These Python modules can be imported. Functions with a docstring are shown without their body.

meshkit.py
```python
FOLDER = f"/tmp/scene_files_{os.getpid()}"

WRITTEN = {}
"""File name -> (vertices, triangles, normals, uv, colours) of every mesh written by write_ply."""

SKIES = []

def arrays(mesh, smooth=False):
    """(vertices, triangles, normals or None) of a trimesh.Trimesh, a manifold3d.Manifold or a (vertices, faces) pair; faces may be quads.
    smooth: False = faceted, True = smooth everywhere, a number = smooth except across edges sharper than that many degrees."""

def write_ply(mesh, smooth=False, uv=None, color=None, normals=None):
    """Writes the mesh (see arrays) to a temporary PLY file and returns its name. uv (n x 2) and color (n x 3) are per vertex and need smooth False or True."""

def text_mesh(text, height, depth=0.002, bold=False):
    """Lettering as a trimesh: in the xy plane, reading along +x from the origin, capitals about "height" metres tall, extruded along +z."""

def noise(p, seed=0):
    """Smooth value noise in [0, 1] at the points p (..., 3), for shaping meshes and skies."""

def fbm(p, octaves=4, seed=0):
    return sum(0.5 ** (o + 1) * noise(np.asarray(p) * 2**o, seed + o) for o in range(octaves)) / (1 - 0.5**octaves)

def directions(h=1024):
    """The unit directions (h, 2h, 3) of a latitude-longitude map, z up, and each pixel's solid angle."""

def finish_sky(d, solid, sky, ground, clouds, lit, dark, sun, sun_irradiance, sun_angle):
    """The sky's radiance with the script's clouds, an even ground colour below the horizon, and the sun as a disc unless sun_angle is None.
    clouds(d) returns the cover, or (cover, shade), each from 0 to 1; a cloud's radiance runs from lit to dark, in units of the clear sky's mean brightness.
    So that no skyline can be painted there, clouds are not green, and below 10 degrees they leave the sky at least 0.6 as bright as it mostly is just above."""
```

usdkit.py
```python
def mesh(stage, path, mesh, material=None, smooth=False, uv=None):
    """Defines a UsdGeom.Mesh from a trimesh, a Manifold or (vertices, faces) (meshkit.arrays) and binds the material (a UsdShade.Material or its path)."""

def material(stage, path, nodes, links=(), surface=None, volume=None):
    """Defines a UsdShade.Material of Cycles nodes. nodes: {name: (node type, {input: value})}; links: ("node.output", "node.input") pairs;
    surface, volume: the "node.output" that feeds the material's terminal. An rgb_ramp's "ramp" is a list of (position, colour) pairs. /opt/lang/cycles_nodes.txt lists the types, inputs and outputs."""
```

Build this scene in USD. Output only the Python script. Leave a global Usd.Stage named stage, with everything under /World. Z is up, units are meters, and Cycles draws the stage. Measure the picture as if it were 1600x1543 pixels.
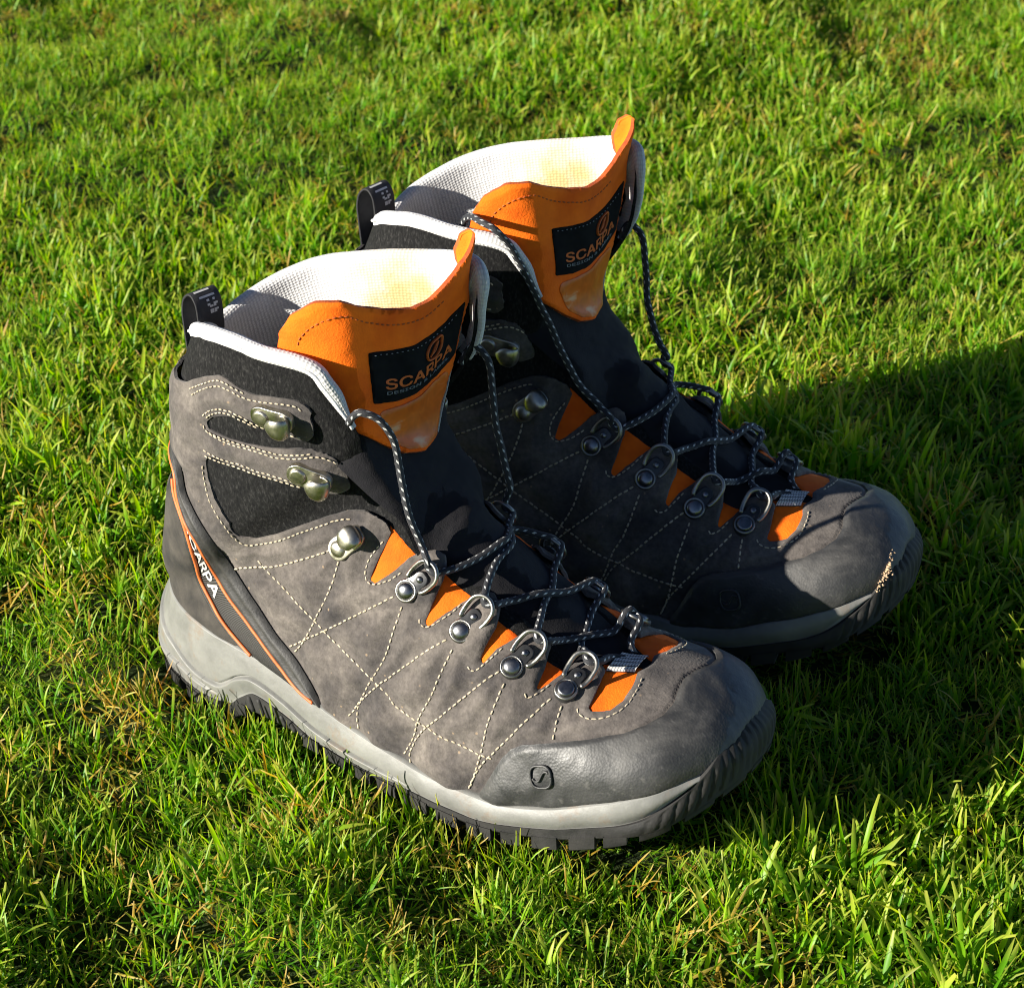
import math
import numpy as np
import trimesh, shapely, usdkit, meshkit
from shapely.geometry import Polygon, LineString
from shapely.ops import unary_union
from scipy.interpolate import PchipInterpolator, RectBivariateSpline
from scipy.ndimage import gaussian_filter1d
from scipy.spatial import Delaunay, cKDTree
from pxr import Usd, UsdGeom, UsdLux, UsdShade, Gf, Sdf, Vt

stage = Usd.Stage.CreateInMemory()
UsdGeom.SetStageUpAxis(stage, "Z")
world = UsdGeom.Xform.Define(stage, "/World")
stage.SetDefaultPrim(world.GetPrim())
UsdGeom.Scope.Define(stage, "/World/Looks")
rng = np.random.default_rng(7)

# ------------------------------------------------------------------ camera, sky, sun
ELEV, DIST, PXM = math.radians(30.1), 1.15, 3490.0
EXPOSURE = 1.3
cam = UsdGeom.Camera.Define(stage, "/World/camera")
fw = np.array([0, math.cos(ELEV), -math.sin(ELEV)])
up = np.array([0, math.sin(ELEV), math.cos(ELEV)])
cpos = np.array([0, 0, 0.1]) - DIST * fw
M = Gf.Matrix4d(1, 0, 0, 0, *up, 0, *(-fw), 0, *cpos, 1)
cam.AddTransformOp().Set(M)
cam.CreateHorizontalApertureAttr(36.0)
cam.CreateFocalLengthAttr(36.0 * DIST * PXM / 1600.0)
cam.CreateClippingRangeAttr((0.05, 1000.0))
cam.CreateFStopAttr(28.0)
cam.CreateFocusDistanceAttr(1.10)
cam.CreateExposureAttr(EXPOSURE)

SUN_AZ, SUN_EL = math.radians(25.8), math.radians(18.8)
sun_to = np.array([-math.cos(SUN_EL) * math.cos(SUN_AZ), -math.cos(SUN_EL) * math.sin(SUN_AZ), math.sin(SUN_EL)])
dome = UsdLux.DomeLight.Define(stage, "/World/sky")
sky_mat = usdkit.material(stage, "/World/Looks/sky", {
    "s": ("sky_texture", {"sky_type": "single_scattering", "sun_disc": False, "sun_elevation": SUN_EL,
                          "sun_rotation": math.atan2(sun_to[0], sun_to[1]), "altitude": 60.0, "air_density": 0.5, "aerosol_density": 0.2, "ozone_density": 2.0}),
    "b": ("background_shader", {"strength": 0.05})}, [("s.color", "b.color")], surface="b.background")
UsdShade.MaterialBindingAPI.Apply(dome.GetPrim()).Bind(sky_mat)
dome.GetPrim().SetCustomDataByKey("kind", "structure")
sun = UsdLux.DistantLight.Define(stage, "/World/sun")
sun.CreateIntensityAttr(1.25)
sun.CreateAngleAttr(0.5)
sun.CreateColorAttr(Gf.Vec3f(1.0, 0.94, 0.83))
sun.GetPrim().CreateAttribute("inputs:normalize", Sdf.ValueTypeNames.Bool).Set(True)
zax = sun_to
xax = np.cross([0, 0, 1.0], zax); xax /= np.linalg.norm(xax)
yax = np.cross(zax, xax)
sun.AddTransformOp().Set(Gf.Matrix4d(*xax, 0, *yax, 0, *zax, 0, 0, 0, 3, 1))

# ------------------------------------------------------------------ materials
def mat(name, nodes, links, surface="p.BSDF"):
    return usdkit.material(stage, "/World/Looks/" + name, nodes, links, surface=surface)

def simple(name, c1, c2, scale=80., rough=.7, bump=.2, bscale=600., bdist=.0006, metallic=0., sheen=0., spec=.5, detail=4., lo=.35, hi=.65, rough2=None, sheen_tint=(1, 1, 1)):
    n = {"t": ("texture_coordinate", {}), "n": ("noise_texture", {"scale": scale, "detail": detail, "roughness": .6}),
         "r": ("rgb_ramp", {"ramp": [(lo, c1), (hi, c2)]}),
         "m": ("noise_texture", {"scale": bscale, "detail": 3., "roughness": .6}),
         "b": ("bump", {"strength": bump, "distance": bdist}),
         "p": ("principled_bsdf", {"roughness": rough, "metallic": metallic, "sheen_weight": sheen, "sheen_roughness": .4, "sheen_tint": sheen_tint, "specular_ior_level": spec})}
    l = [("t.object", "n.vector"), ("t.object", "m.vector"), ("n.fac", "r.fac"), ("r.color", "p.base_color"),
         ("m.fac", "b.height"), ("b.normal", "p.normal")]
    if rough2 is not None:
        n["rr"] = ("map_range", {"from_min": .35, "from_max": .65, "to_min": rough, "to_max": rough2, "clamp": True})
        l += [("n.fac", "rr.value"), ("rr.result", "p.roughness")]
    return mat(name, n, l)

MAT = {}
# suede: two scales of blotches and a fine nap
MAT["suede"] = mat("suede", {
    "t": ("texture_coordinate", {}), "n": ("noise_texture", {"scale": 38., "detail": 5., "roughness": .62, "distortion": .4}),
    "r": ("rgb_ramp", {"ramp": [(.26, (.030, .028, .030)), (.42, (.062, .055, .052)), (.57, (.104, .091, .082)), (.76, (.180, .158, .138))]}),
    "n2": ("noise_texture", {"scale": 420., "detail": 4., "roughness": .7}),
    "r2": ("rgb_ramp", {"ramp": [(.25, (.62, .62, .62)), (.75, (1.32, 1.32, 1.32))]}),
    "x": ("mix_color", {"blend_type": "multiply", "fac": 1.0, "use_clamp": False}),
    "v": ("voronoi_texture", {"scale": 130., "randomness": 1.}),
    "vr": ("rgb_ramp", {"ramp": [(0., (1, 1, 1)), (.06, (1, 1, 1)), (.10, (0, 0, 0))]}),
    "x2": ("mix_color", {"blend_type": "mix", "b": (.34, .24, .15)}),
    "vm": ("math", {"math_type": "multiply", "value2": .5}),
    "m": ("noise_texture", {"scale": 900., "detail": 3.}), "b": ("bump", {"strength": .5, "distance": .0005}),
    "p": ("principled_bsdf", {"roughness": .95, "sheen_weight": .10, "sheen_roughness": .45, "specular_ior_level": .25})},
    [("t.object", "n.vector"), ("t.object", "n2.vector"), ("t.object", "m.vector"), ("t.object", "v.vector"), ("n.fac", "r.fac"), ("n2.fac", "r2.fac"),
     ("r.color", "x.a"), ("r2.color", "x.b"), ("v.distance", "vr.fac"), ("vr.color", "vm.value1"), ("vm.value", "x2.fac"), ("x.result", "x2.a"), ("x2.result", "p.base_color"),
     ("m.fac", "b.height"), ("b.normal", "p.normal")])
MAT["nubuck"] = simple("nubuck", (.020, .019, .018), (.062, .055, .047), 55., .9, .4, 900., .0005, sheen=.06, spec=.3)
# woven softshell
MAT["softshell"] = mat("softshell", {
    "t": ("texture_coordinate", {}), "mp": ("mapping", {"rotation": (0., .6, .3), "scale": (1., 1., .45)}), "n": ("noise_texture", {"scale": 900., "detail": 3., "roughness": .7}),
    "r": ("rgb_ramp", {"ramp": [(.36, (.0045, .0045, .005)), (.55, (.011, .011, .011)), (.72, (.034, .033, .032))]}),
    "w": ("noise_texture", {"scale": 1500., "detail": 3., "roughness": .6}),
    "b": ("bump", {"strength": .55, "distance": .0004}),
    "p": ("principled_bsdf", {"roughness": .9, "specular_ior_level": .15})},
    [("t.object", "mp.vector"), ("mp.vector", "w.vector"), ("mp.vector", "n.vector"), ("n.fac", "r.fac"), ("r.color", "p.base_color"), ("w.fac", "b.height"), ("b.normal", "p.normal")])
MAT["tongue_cloth"] = simple("tongue_cloth", (.009, .009, .011), (.017, .016, .018), 60., .9, .5, 1400., .0005, sheen=.01, spec=.2)
MAT["orange_suede"] = simple("orange_suede", (.74, .095, .002), (.95, .165, .004), 45., .85, .5, 1100., .0006, sheen=.05, sheen_tint=(1., .6, .3), spec=.25)
MAT["orange_edge"] = simple("orange_edge", (.32, .05, .008), (.48, .09, .012), 300., .9, .5, 1500., .0006)
MAT["orange_tab"] = mat("orange_tab", {
    "t": ("texture_coordinate", {}), "n": ("noise_texture", {"scale": 90., "detail": 4., "distortion": 1.2}),
    "r": ("rgb_ramp", {"ramp": [(.30, (.42, .075, .004)), (.60, (.62, .12, .008)), (.74, (.66, .36, .20))]}),
    "p": ("principled_bsdf", {"roughness": .42, "specular_ior_level": .5})},
    [("t.object", "n.vector"), ("n.fac", "r.fac"), ("r.color", "p.base_color")])
# white knit lining, stained yellow deep at the back
MAT["lining"] = mat("lining", {
    "t": ("texture_coordinate", {}), "mp": ("mapping", {"scale": (560., 800., 1.)}),
    "v": ("voronoi_texture", {"scale": 1.0, "randomness": .25, "feature": "f1", "dimensions": "2D"}),
    "b": ("bump", {"strength": .7, "distance": .0006, "invert": True}),
    "r0": ("rgb_ramp", {"ramp": [(.20, (.57, .56, .55)), (.75, (.37, .37, .38))]}),
    "mo": ("mapping", {"location": (-2.73, -.98, -6.27), "scale": (26., 24., 33.)}),
    "g": ("gradient_texture", {"gradient_type": "spherical"}),
    "n": ("noise_texture", {"scale": 70., "detail": 4.}),
    "gm": ("math", {"math_type": "multiply"}),
    "gr": ("rgb_ramp", {"ramp": [(.03, (0, 0, 0)), (.38, (.85, .85, .85))]}),
    "x": ("mix_color", {"blend_type": "multiply", "b": (.92, .56, .16)}),
    "p": ("principled_bsdf", {"roughness": .9, "sheen_weight": .08, "specular_ior_level": .25})},
    [("t.UV", "mp.vector"), ("mp.vector", "v.vector"), ("v.distance", "b.height"), ("v.distance", "r0.fac"), ("r0.color", "x.a"), ("t.object", "mo.vector"), ("mo.vector", "g.vector"),
     ("t.object", "n.vector"), ("g.fac", "gm.value1"), ("n.fac", "gm.value2"), ("gm.value", "gr.fac"), ("gr.color", "x.fac"), ("x.result", "p.base_color"), ("b.normal", "p.normal")])
MAT["flap_lining"] = simple("flap_lining", (.62, .61, .59), (.72, .71, .70), 90., .9, .4, 1200., .0005)
MAT["rubber"] = simple("rubber", (.010, .010, .010), (.024, .023, .022), 70., .62, .35, 700., .0005, rough2=.85, spec=.4)
MAT["midsole"] = mat("midsole", {
    "t": ("texture_coordinate", {}), "n": ("noise_texture", {"scale": 45., "detail": 5., "roughness": .65}),
    "r": ("rgb_ramp", {"ramp": [(.30, (.115, .115, .107)), (.50, (.160, .160, .150)), (.68, (.195, .195, .182))]}),
    "n2": ("noise_texture", {"scale": 48., "detail": 8., "roughness": .75}),
    "r2": ("rgb_ramp", {"ramp": [(.56, (0, 0, 0)), (.72, (.7, .7, .7))]}),
    "x": ("mix_color", {"b": (.17, .105, .06)}),
    "m": ("noise_texture", {"scale": 500., "detail": 4.}), "b": ("bump", {"strength": .25, "distance": .0005}),
    "p": ("principled_bsdf", {"roughness": .5, "specular_ior_level": .45})},
    [("t.object", "n.vector"), ("t.object", "n2.vector"), ("t.object", "m.vector"), ("n.fac", "r.fac"), ("n2.fac", "r2.fac"), ("r2.color", "x.fac"), ("r.color", "x.a"), ("x.result", "p.base_color"), ("m.fac", "b.height"), ("b.normal", "p.normal")])
# toe cap: dark smooth leather, dull with dust and fine scratches
MAT["cap_leather"] = mat("cap_leather", {
    "t": ("texture_coordinate", {}), "n": ("noise_texture", {"scale": 34., "detail": 6., "roughness": .68, "distortion": .6}),
    "r": ("rgb_ramp", {"ramp": [(.30, (.016, .017, .018)), (.50, (.034, .034, .034)), (.74, (.085, .081, .076))]}),
    "mp": ("mapping", {"scale": (260., 900., 420.), "rotation": (.4, .2, .9)}), "s": ("noise_texture", {"scale": 1., "detail": 2.}),
    "sr": ("rgb_ramp", {"ramp": [(.60, (0, 0, 0)), (.76, (.20, .20, .20))]}),
    "x": ("mix_color", {"b": (.20, .19, .175)}),
    "rr": ("map_range", {"from_min": .3, "from_max": .7, "to_min": .40, "to_max": .66, "clamp": True}),
    "m": ("voronoi_texture", {"scale": 900.}), "b": ("bump", {"strength": .18, "distance": .0004}),
    "p": ("principled_bsdf", {"specular_ior_level": .5})},
    [("t.object", "n.vector"), ("t.object", "mp.vector"), ("mp.vector", "s.vector"), ("t.object", "m.vector"), ("n.fac", "r.fac"), ("s.fac", "sr.fac"), ("sr.color", "x.fac"), ("r.color", "x.a"),
     ("x.result", "p.base_color"), ("n.fac", "rr.value"), ("rr.result", "p.roughness"), ("m.distance", "b.height"), ("b.normal", "p.normal")])
MAT["strap_cloth"] = mat("strap_cloth", {
    "t": ("texture_coordinate", {}), "s": ("separate_xyz", {}), "k": ("math", {"math_type": "multiply", "value2": 4700.}), "w": ("math", {"math_type": "sine"}),
    "r": ("rgb_ramp", {"ramp": [(0., (.012, .012, .011)), (1., (.040, .038, .034))]}), "mr": ("map_range", {"from_min": -1., "from_max": 1.}),
    "b": ("bump", {"strength": .7, "distance": .0005}), "p": ("principled_bsdf", {"roughness": .6})},
    [("t.UV", "s.vector"), ("s.x", "k.value1"), ("k.value", "w.value1"), ("w.value", "mr.value"), ("mr.result", "r.fac"), ("r.color", "p.base_color"), ("mr.result", "b.height"), ("b.normal", "p.normal")])
MAT["strap_rail"] = simple("strap_rail", (.012, .012, .012), (.035, .033, .031), 200., .6, .4, 900., .0004)
MAT["piping"] = simple("piping", (.48, .10, .02), (.62, .16, .04), 120., .55, .2, 900., .0003)
MAT["thread"] = simple("thread", (.34, .28, .19), (.52, .44, .32), 350., .8, .2, 2500., .0002)
MAT["thread_orange"] = simple("thread_orange", (.30, .06, .01), (.50, .11, .015), 350., .8, .2, 2500., .0002)
MAT["nickel"] = simple("nickel", (.36, .34, .29), (.50, .47, .40), 160., .30, .15, 900., .0003, metallic=1., rough2=.44)
MAT["gunmetal"] = simple("gunmetal", (.15, .155, .165), (.24, .24, .25), 160., .26, .1, 900., .0002, metallic=1., rough2=.38)
MAT["ring_metal"] = simple("ring_metal", (.22, .215, .20), (.33, .32, .29), 200., .34, .12, 900., .0002, metallic=1., rough2=.45)
MAT["black_metal"] = simple("black_metal", (.012, .012, .013), (.03, .03, .03), 200., .32, .1, 900., .0002)
MAT["webbing"] = simple("webbing", (.010, .010, .012), (.022, .022, .025), 120., .75, .6, 1800., .0005)
MAT["label_cloth"] = simple("label_cloth", (.005, .005, .005), (.010, .010, .010), 120., .95, .5, 2600., .0003, spec=.1)
MAT["text_orange"] = simple("text_orange", (.42, .075, .006), (.55, .11, .01), 300., .6, .1, 2000., .0002)
MAT["text_white"] = simple("text_white", (.44, .43, .42), (.55, .54, .52), 300., .6, .1, 2000., .0002)
MAT["text_grey"] = simple("text_grey", (.13, .14, .15), (.22, .23, .24), 300., .6, .1, 2000., .0002)
MAT["dirt"] = simple("dirt", (.36, .23, .13), (.55, .40, .26), 500., .95, .6, 1500., .0008)
MAT["toe_web"] = mat("toe_web", {
    "t": ("texture_coordinate", {}), "c": ("mapping", {"scale": (900., 520., 1.)}), "k": ("brick_texture", {"color1": (.62, .61, .58), "color2": (.50, .50, .49), "mortar": (.015, .015, .017), "scale": 1.0, "mortar_size": .11, "brick_width": 1.1, "row_height": 1.0, "mortar_smooth": .2}),
    "b": ("bump", {"strength": .5, "distance": .0004}), "p": ("principled_bsdf", {"roughness": .75})},
    [("t.UV", "c.vector"), ("c.vector", "k.vector"), ("k.color", "p.base_color"), ("k.fac", "b.height"), ("b.normal", "p.normal")])
# round braided lace: dark with pale flecks (UV: x around 0..1, y along in metres)
MAT["lace"] = mat("lace", {
    "t": ("texture_coordinate", {}), "s": ("separate_xyz", {}),
    "a": ("math", {"math_type": "multiply", "value2": 8.}), "row": ("math", {"math_type": "floor"}), "fa": ("math", {"math_type": "fraction"}),
    "half": ("math", {"math_type": "multiply", "value2": .37}), "v": ("math", {"math_type": "multiply", "value2": 235.}),
    "sh": ("math", {"math_type": "multiply", "value2": .35}), "b0": ("math", {"math_type": "add"}), "b1": ("math", {"math_type": "add"}), "fb": ("math", {"math_type": "fraction"}),
    "m1": ("math", {"math_type": "less_than", "value2": .30}), "d": ("math", {"math_type": "subtract", "value2": .5}), "ab": ("math", {"math_type": "absolute"}),
    "m2": ("math", {"math_type": "less_than", "value2": .36}), "odd": ("math", {"math_type": "modulo", "value2": 2.}), "m3": ("math", {"math_type": "less_than", "value2": .5}),
    "x1": ("math", {"math_type": "multiply"}), "x2": ("math", {"math_type": "multiply"}),
    "mx": ("mix_color", {"a": (.011, .012, .016), "b": (.42, .43, .42)}),
    "n": ("noise_texture", {"scale": 2600., "detail": 2.}), "bp": ("bump", {"strength": .5, "distance": .0004}),
    "p": ("principled_bsdf", {"roughness": .75, "sheen_weight": .05})},
    [("t.UV", "s.vector"), ("s.x", "a.value1"), ("a.value", "row.value1"), ("a.value", "fa.value1"), ("row.value", "half.value1"), ("s.y", "v.value1"), ("fa.value", "sh.value1"),
     ("v.value", "b0.value1"), ("half.value", "b0.value2"), ("b0.value", "b1.value1"), ("sh.value", "b1.value2"), ("b1.value", "fb.value1"), ("fb.value", "m1.value1"),
     ("fa.value", "d.value1"), ("d.value", "ab.value1"), ("ab.value", "m2.value1"), ("row.value", "odd.value1"), ("odd.value", "m3.value1"),
     ("m1.value", "x1.value1"), ("m2.value", "x1.value2"), ("x1.value", "x2.value1"), ("m3.value", "x2.value2"), ("x2.value", "mx.fac"), ("mx.result", "p.base_color"),
     ("t.object", "n.vector"), ("n.fac", "bp.height"), ("bp.normal", "p.normal")])

# ------------------------------------------------------------------ helpers
used = {}
def child_path(parent, name):
    k = (parent, name)
    n = used.get(k, -1) + 1
    used[k] = n
    return f"{parent}/{name}" + (f"_{n:03d}" if n else "")

def put(parent, name, mesh, material, uv=None, smooth=True, label=None, kind=None):
    """One Mesh prim; boot geometry comes in millimetres."""
    p = child_path(parent, name)
    v, f = mesh
    m = usdkit.mesh(stage, p, (np.asarray(v) / 1000.0, f), MAT[material], smooth=smooth, uv=uv)
    if label: m.GetPrim().SetCustomDataByKey("label", label)
    if kind: m.GetPrim().SetCustomDataByKey("kind", kind)
    return p

def cat(parts):
    vs, fs, n = [], [], 0
    for v, f in parts:
        v = np.asarray(v, float); f = np.asarray(f, int)
        if f.shape[1] == 4: f = np.vstack([f[:, [0, 1, 2]], f[:, [0, 2, 3]]])
        vs.append(v); fs.append(f + n); n += len(v)
    return np.vstack(vs), np.vstack(fs)

def grid_faces(nr, nc, closed_c=False):
    i, j = np.meshgrid(np.arange(nr - 1), np.arange(nc if closed_c else nc - 1), indexing="ij")
    j2 = (j + 1) % nc
    a, b, c_, d = i * nc + j, i * nc + j2, (i + 1) * nc + j2, (i + 1) * nc + j
    q = np.stack([a, b, c_, d], -1).reshape(-1, 4)
    return np.vstack([q[:, [0, 1, 2]], q[:, [0, 2, 3]]])

def resample(p, step):
    p = np.asarray(p, float)
    d = np.r_[0, np.cumsum(np.linalg.norm(np.diff(p, axis=0), axis=1))]
    keep = np.r_[True, np.diff(d) > 1e-9]
    p, d = p[keep], d[keep]
    n = max(2, int(round(d[-1] / step)) + 1)
    t = np.linspace(0, d[-1], n)
    return np.stack([np.interp(t, d, p[:, k]) for k in range(p.shape[1])], 1)

def smooth_line(p, step, n=200):
    """Cubic-ish curve through points, evenly resampled."""
    p = np.asarray(p, float)
    if len(p) > 2:
        d = np.r_[0, np.cumsum(np.maximum(np.linalg.norm(np.diff(p, axis=0), axis=1), 1e-6))]
        from scipy.interpolate import CubicSpline, Akima1DInterpolator
        p = Akima1DInterpolator(d, p)(np.linspace(0, d[-1], n))
    return resample(p, step)

def tube(p, r, sides=10, caps=True, ref=None, flat=1.0):
    p = np.asarray(p, float); n = len(p)
    t = np.gradient(p, axis=0); t /= np.linalg.norm(t, axis=1, keepdims=True) + 1e-12
    a = np.zeros_like(p)
    a0 = np.cross(t[0], [0, 0, 1.0] if ref is None else ref)
    if np.linalg.norm(a0) < 1e-3: a0 = np.cross(t[0], [0, 1.0, 0])
    for i in range(n):
        a0 = a0 - t[i] * (a0 @ t[i]); a0 /= np.linalg.norm(a0); a[i] = a0
    b = np.cross(t, a)
    ang = np.arange(sides) * 2 * np.pi / sides
    r = np.broadcast_to(r, (n,))[:, None, None]
    v = p[:, None] + r * (np.cos(ang)[None, :, None] * a[:, None] + flat * np.sin(ang)[None, :, None] * b[:, None])
    f = grid_faces(n, sides, True)[:, ::-1]
    v = v.reshape(-1, 3)
    if caps:
        v = np.vstack([v, p[0] - t[0] * r.ravel()[0] * .4, p[-1] + t[-1] * r.ravel()[-1] * .4])
        k = np.arange(sides); k2 = (k + 1) % sides; o = (n - 1) * sides
        f = np.vstack([f, np.stack([k * 0 + n * sides, k, k2], 1)[:, [0, 1, 2]], np.stack([k * 0 + n * sides + 1, o + k2, o + k], 1)])
    return v, f

def lathe(profile, sides=24):
    """profile: (r, h) rows; around z."""
    pr = np.asarray(profile, float)
    ang = np.arange(sides) * 2 * np.pi / sides
    v = np.stack([pr[:, 0, None] * np.cos(ang), pr[:, 0, None] * np.sin(ang), np.repeat(pr[:, 1, None], sides, 1)], -1).reshape(-1, 3)
    return v, grid_faces(len(pr), sides, True)

def frame_mesh(mesh, o, ex, ey, ez):
    v, f = mesh
    return o + v @ np.stack([ex, ey, ez]), f

def ss(x, a, b):
    t = np.clip((np.asarray(x, float) - a) / (b - a), 0, 1)
    return t * t * (3 - 2 * t)

# outlines and seam lines in the boot surface's own (s, v) coordinates; v < 0 is the near side, the far side mirrors it
SUEDE = [(19.15, -1.0), (19.15, -0.86), (19.12, -0.742), (19.32, -0.674), (19.39, -0.61), (19.27, -0.578), (18.98, -0.525), (18.8, -0.484), (18.68, -0.434), (18.43, -0.373), (18.14, -0.341), (17.83, -0.325), (17.61, -0.326), (17.22, -0.315), (16.89, -0.312), (16.72, -0.326), (17.01, -0.363), (17.34, -0.404), (17.64, -0.445), (18.01, -0.498), (18.2, -0.54), (18.29, -0.59), (18.27, -0.633), (18.14, -0.658), (17.96, -0.648), (17.74, -0.598), (17.39, -0.518), (17.19, -0.474), (16.9, -0.416), (16.66, -0.355), (16.35, -0.312), (15.84, -0.268), (15.27, -0.244), (14.44, -0.236), (13.6, -0.245), (13.09, -0.264), (13.36, -0.265), (13.49, -0.287), (13.88, -0.306), (14.69, -0.321), (15.52, -0.372), (16.02, -0.434), (16.43, -0.49), (16.71, -0.53), (16.89, -0.566), (17.12, -0.609), (17.27, -0.648), (17.18, -0.659), (16.63, -0.643), (16.25, -0.621), (15.79, -0.593), (15.25, -0.567), (14.2, -0.57), (13.62, -0.559), (13.27, -0.512), (13.0, -0.435), (12.71, -0.366), (12.39, -0.31), (12.0, -0.276), (11.64, -0.265), (11.16, -0.259), (10.82, -0.273), (10.75, -0.3), (10.6, -0.4), (10.52, -0.448), (10.4, -0.445), (10.2, -0.38), (9.94, -0.288), (9.7, -0.245), (9.3, -0.2), (9.0, -0.195), (8.85, -0.22), (8.78, -0.265), (8.8, -0.35), (8.85, -0.435), (8.75, -0.443), (8.5, -0.37), (8.165, -0.265), (8.0, -0.22), (7.8, -0.195), (7.6, -0.215), (7.5, -0.285), (7.53, -0.37), (7.543, -0.435), (7.48, -0.44), (7.35, -0.36), (7.18, -0.29), (7.05, -0.225), (6.85, -0.2), (6.65, -0.225), (6.55, -0.32), (6.54, -0.38), (6.53, -0.425), (6.48, -0.425), (6.38, -0.37), (6.28, -0.315), (6.2, -0.22), (6.0, -0.18), (5.8, -0.18), (5.7, -0.19), (5.63, -0.32), (5.6, -0.435), (5.53, -0.453), (5.4, -0.44), (5.257, -0.42), (5.16, -0.338), (5.167, -0.21), (5.25, -0.12), (5.26, -0.09), (5.2, -0.03), (5.19, 0.0)]
CAP = [(7.16, -0.983), (6.95, -0.873), (6.78, -0.771), (6.64, -0.714), (6.43, -0.677), (5.87, -0.638), (5.34, -0.612), (4.8, -0.564), (4.47, -0.494), (4.24, -0.393), (4.2, -0.262), (4.33, -0.125), (4.41, -0.013), (4.39, 0.104)]
COUNTER = [(16.36, -0.741), (16.18, -0.738), (16.01, -0.734), (15.83, -0.73), (15.65, -0.726), (15.44, -0.722), (15.2, -0.72), (14.9, -0.723), (14.47, -0.743), (13.97, -0.782), (13.57, -0.816), (13.26, -0.839), (13.01, -0.857), (12.8, -0.873), (12.61, -0.887), (12.43, -0.901), (12.26, -0.913), (12.11, -0.926), (11.96, -0.94), (11.83, -0.954), (11.7, -0.967), (11.58, -0.979), (11.47, -0.984)]
STRAPF = [(16.93, -0.764), (16.76, -0.757), (16.59, -0.747), (16.41, -0.732), (16.24, -0.715), (16.05, -0.698), (15.86, -0.681), (15.66, -0.664), (15.43, -0.649), (15.16, -0.638), (14.81, -0.634), (14.33, -0.645), (13.84, -0.669), (13.45, -0.689), (13.14, -0.705), (12.89, -0.719), (12.67, -0.733), (12.47, -0.746), (12.28, -0.758), (12.11, -0.771), (11.95, -0.785), (11.8, -0.8), (11.66, -0.816), (11.54, -0.831), (11.42, -0.847), (11.3, -0.862), (11.19, -0.873), (11.08, -0.884), (10.97, -0.895), (10.87, -0.906), (10.77, -0.917), (10.68, -0.928), (10.6, -0.938), (10.51, -0.95), (10.43, -0.961), (10.36, -0.974)]
PIPF = [(16.86, -0.771), (16.69, -0.767), (16.52, -0.76), (16.35, -0.751), (16.18, -0.739), (16.0, -0.726), (15.81, -0.711), (15.61, -0.694), (15.39, -0.68), (15.12, -0.67), (14.76, -0.67), (14.27, -0.689), (13.79, -0.719), (13.42, -0.743), (13.12, -0.761), (12.88, -0.776), (12.67, -0.79), (12.48, -0.803), (12.3, -0.816), (12.14, -0.827), (11.98, -0.84), (11.83, -0.853), (11.7, -0.867), (11.58, -0.881), (11.46, -0.895), (11.35, -0.91), (11.24, -0.924), (11.13, -0.938), (11.03, -0.951), (10.93, -0.964), (10.84, -0.976), (10.75, -0.985), (10.66, -0.992), (10.57, -0.996), (10.48, -0.997), (10.39, -0.996), (10.3, -0.994)]
PIPB = [(16.17, -0.738), (15.99, -0.726), (15.8, -0.715), (15.6, -0.707), (15.38, -0.7), (15.11, -0.698), (14.77, -0.705), (14.29, -0.733), (13.82, -0.773), (13.45, -0.804), (13.16, -0.826), (12.92, -0.841), (12.71, -0.856), (12.53, -0.871), (12.35, -0.886), (12.19, -0.901), (12.04, -0.916), (11.89, -0.931), (11.76, -0.944), (11.64, -0.957), (11.52, -0.968), (11.41, -0.979), (11.3, -0.988)]
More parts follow.
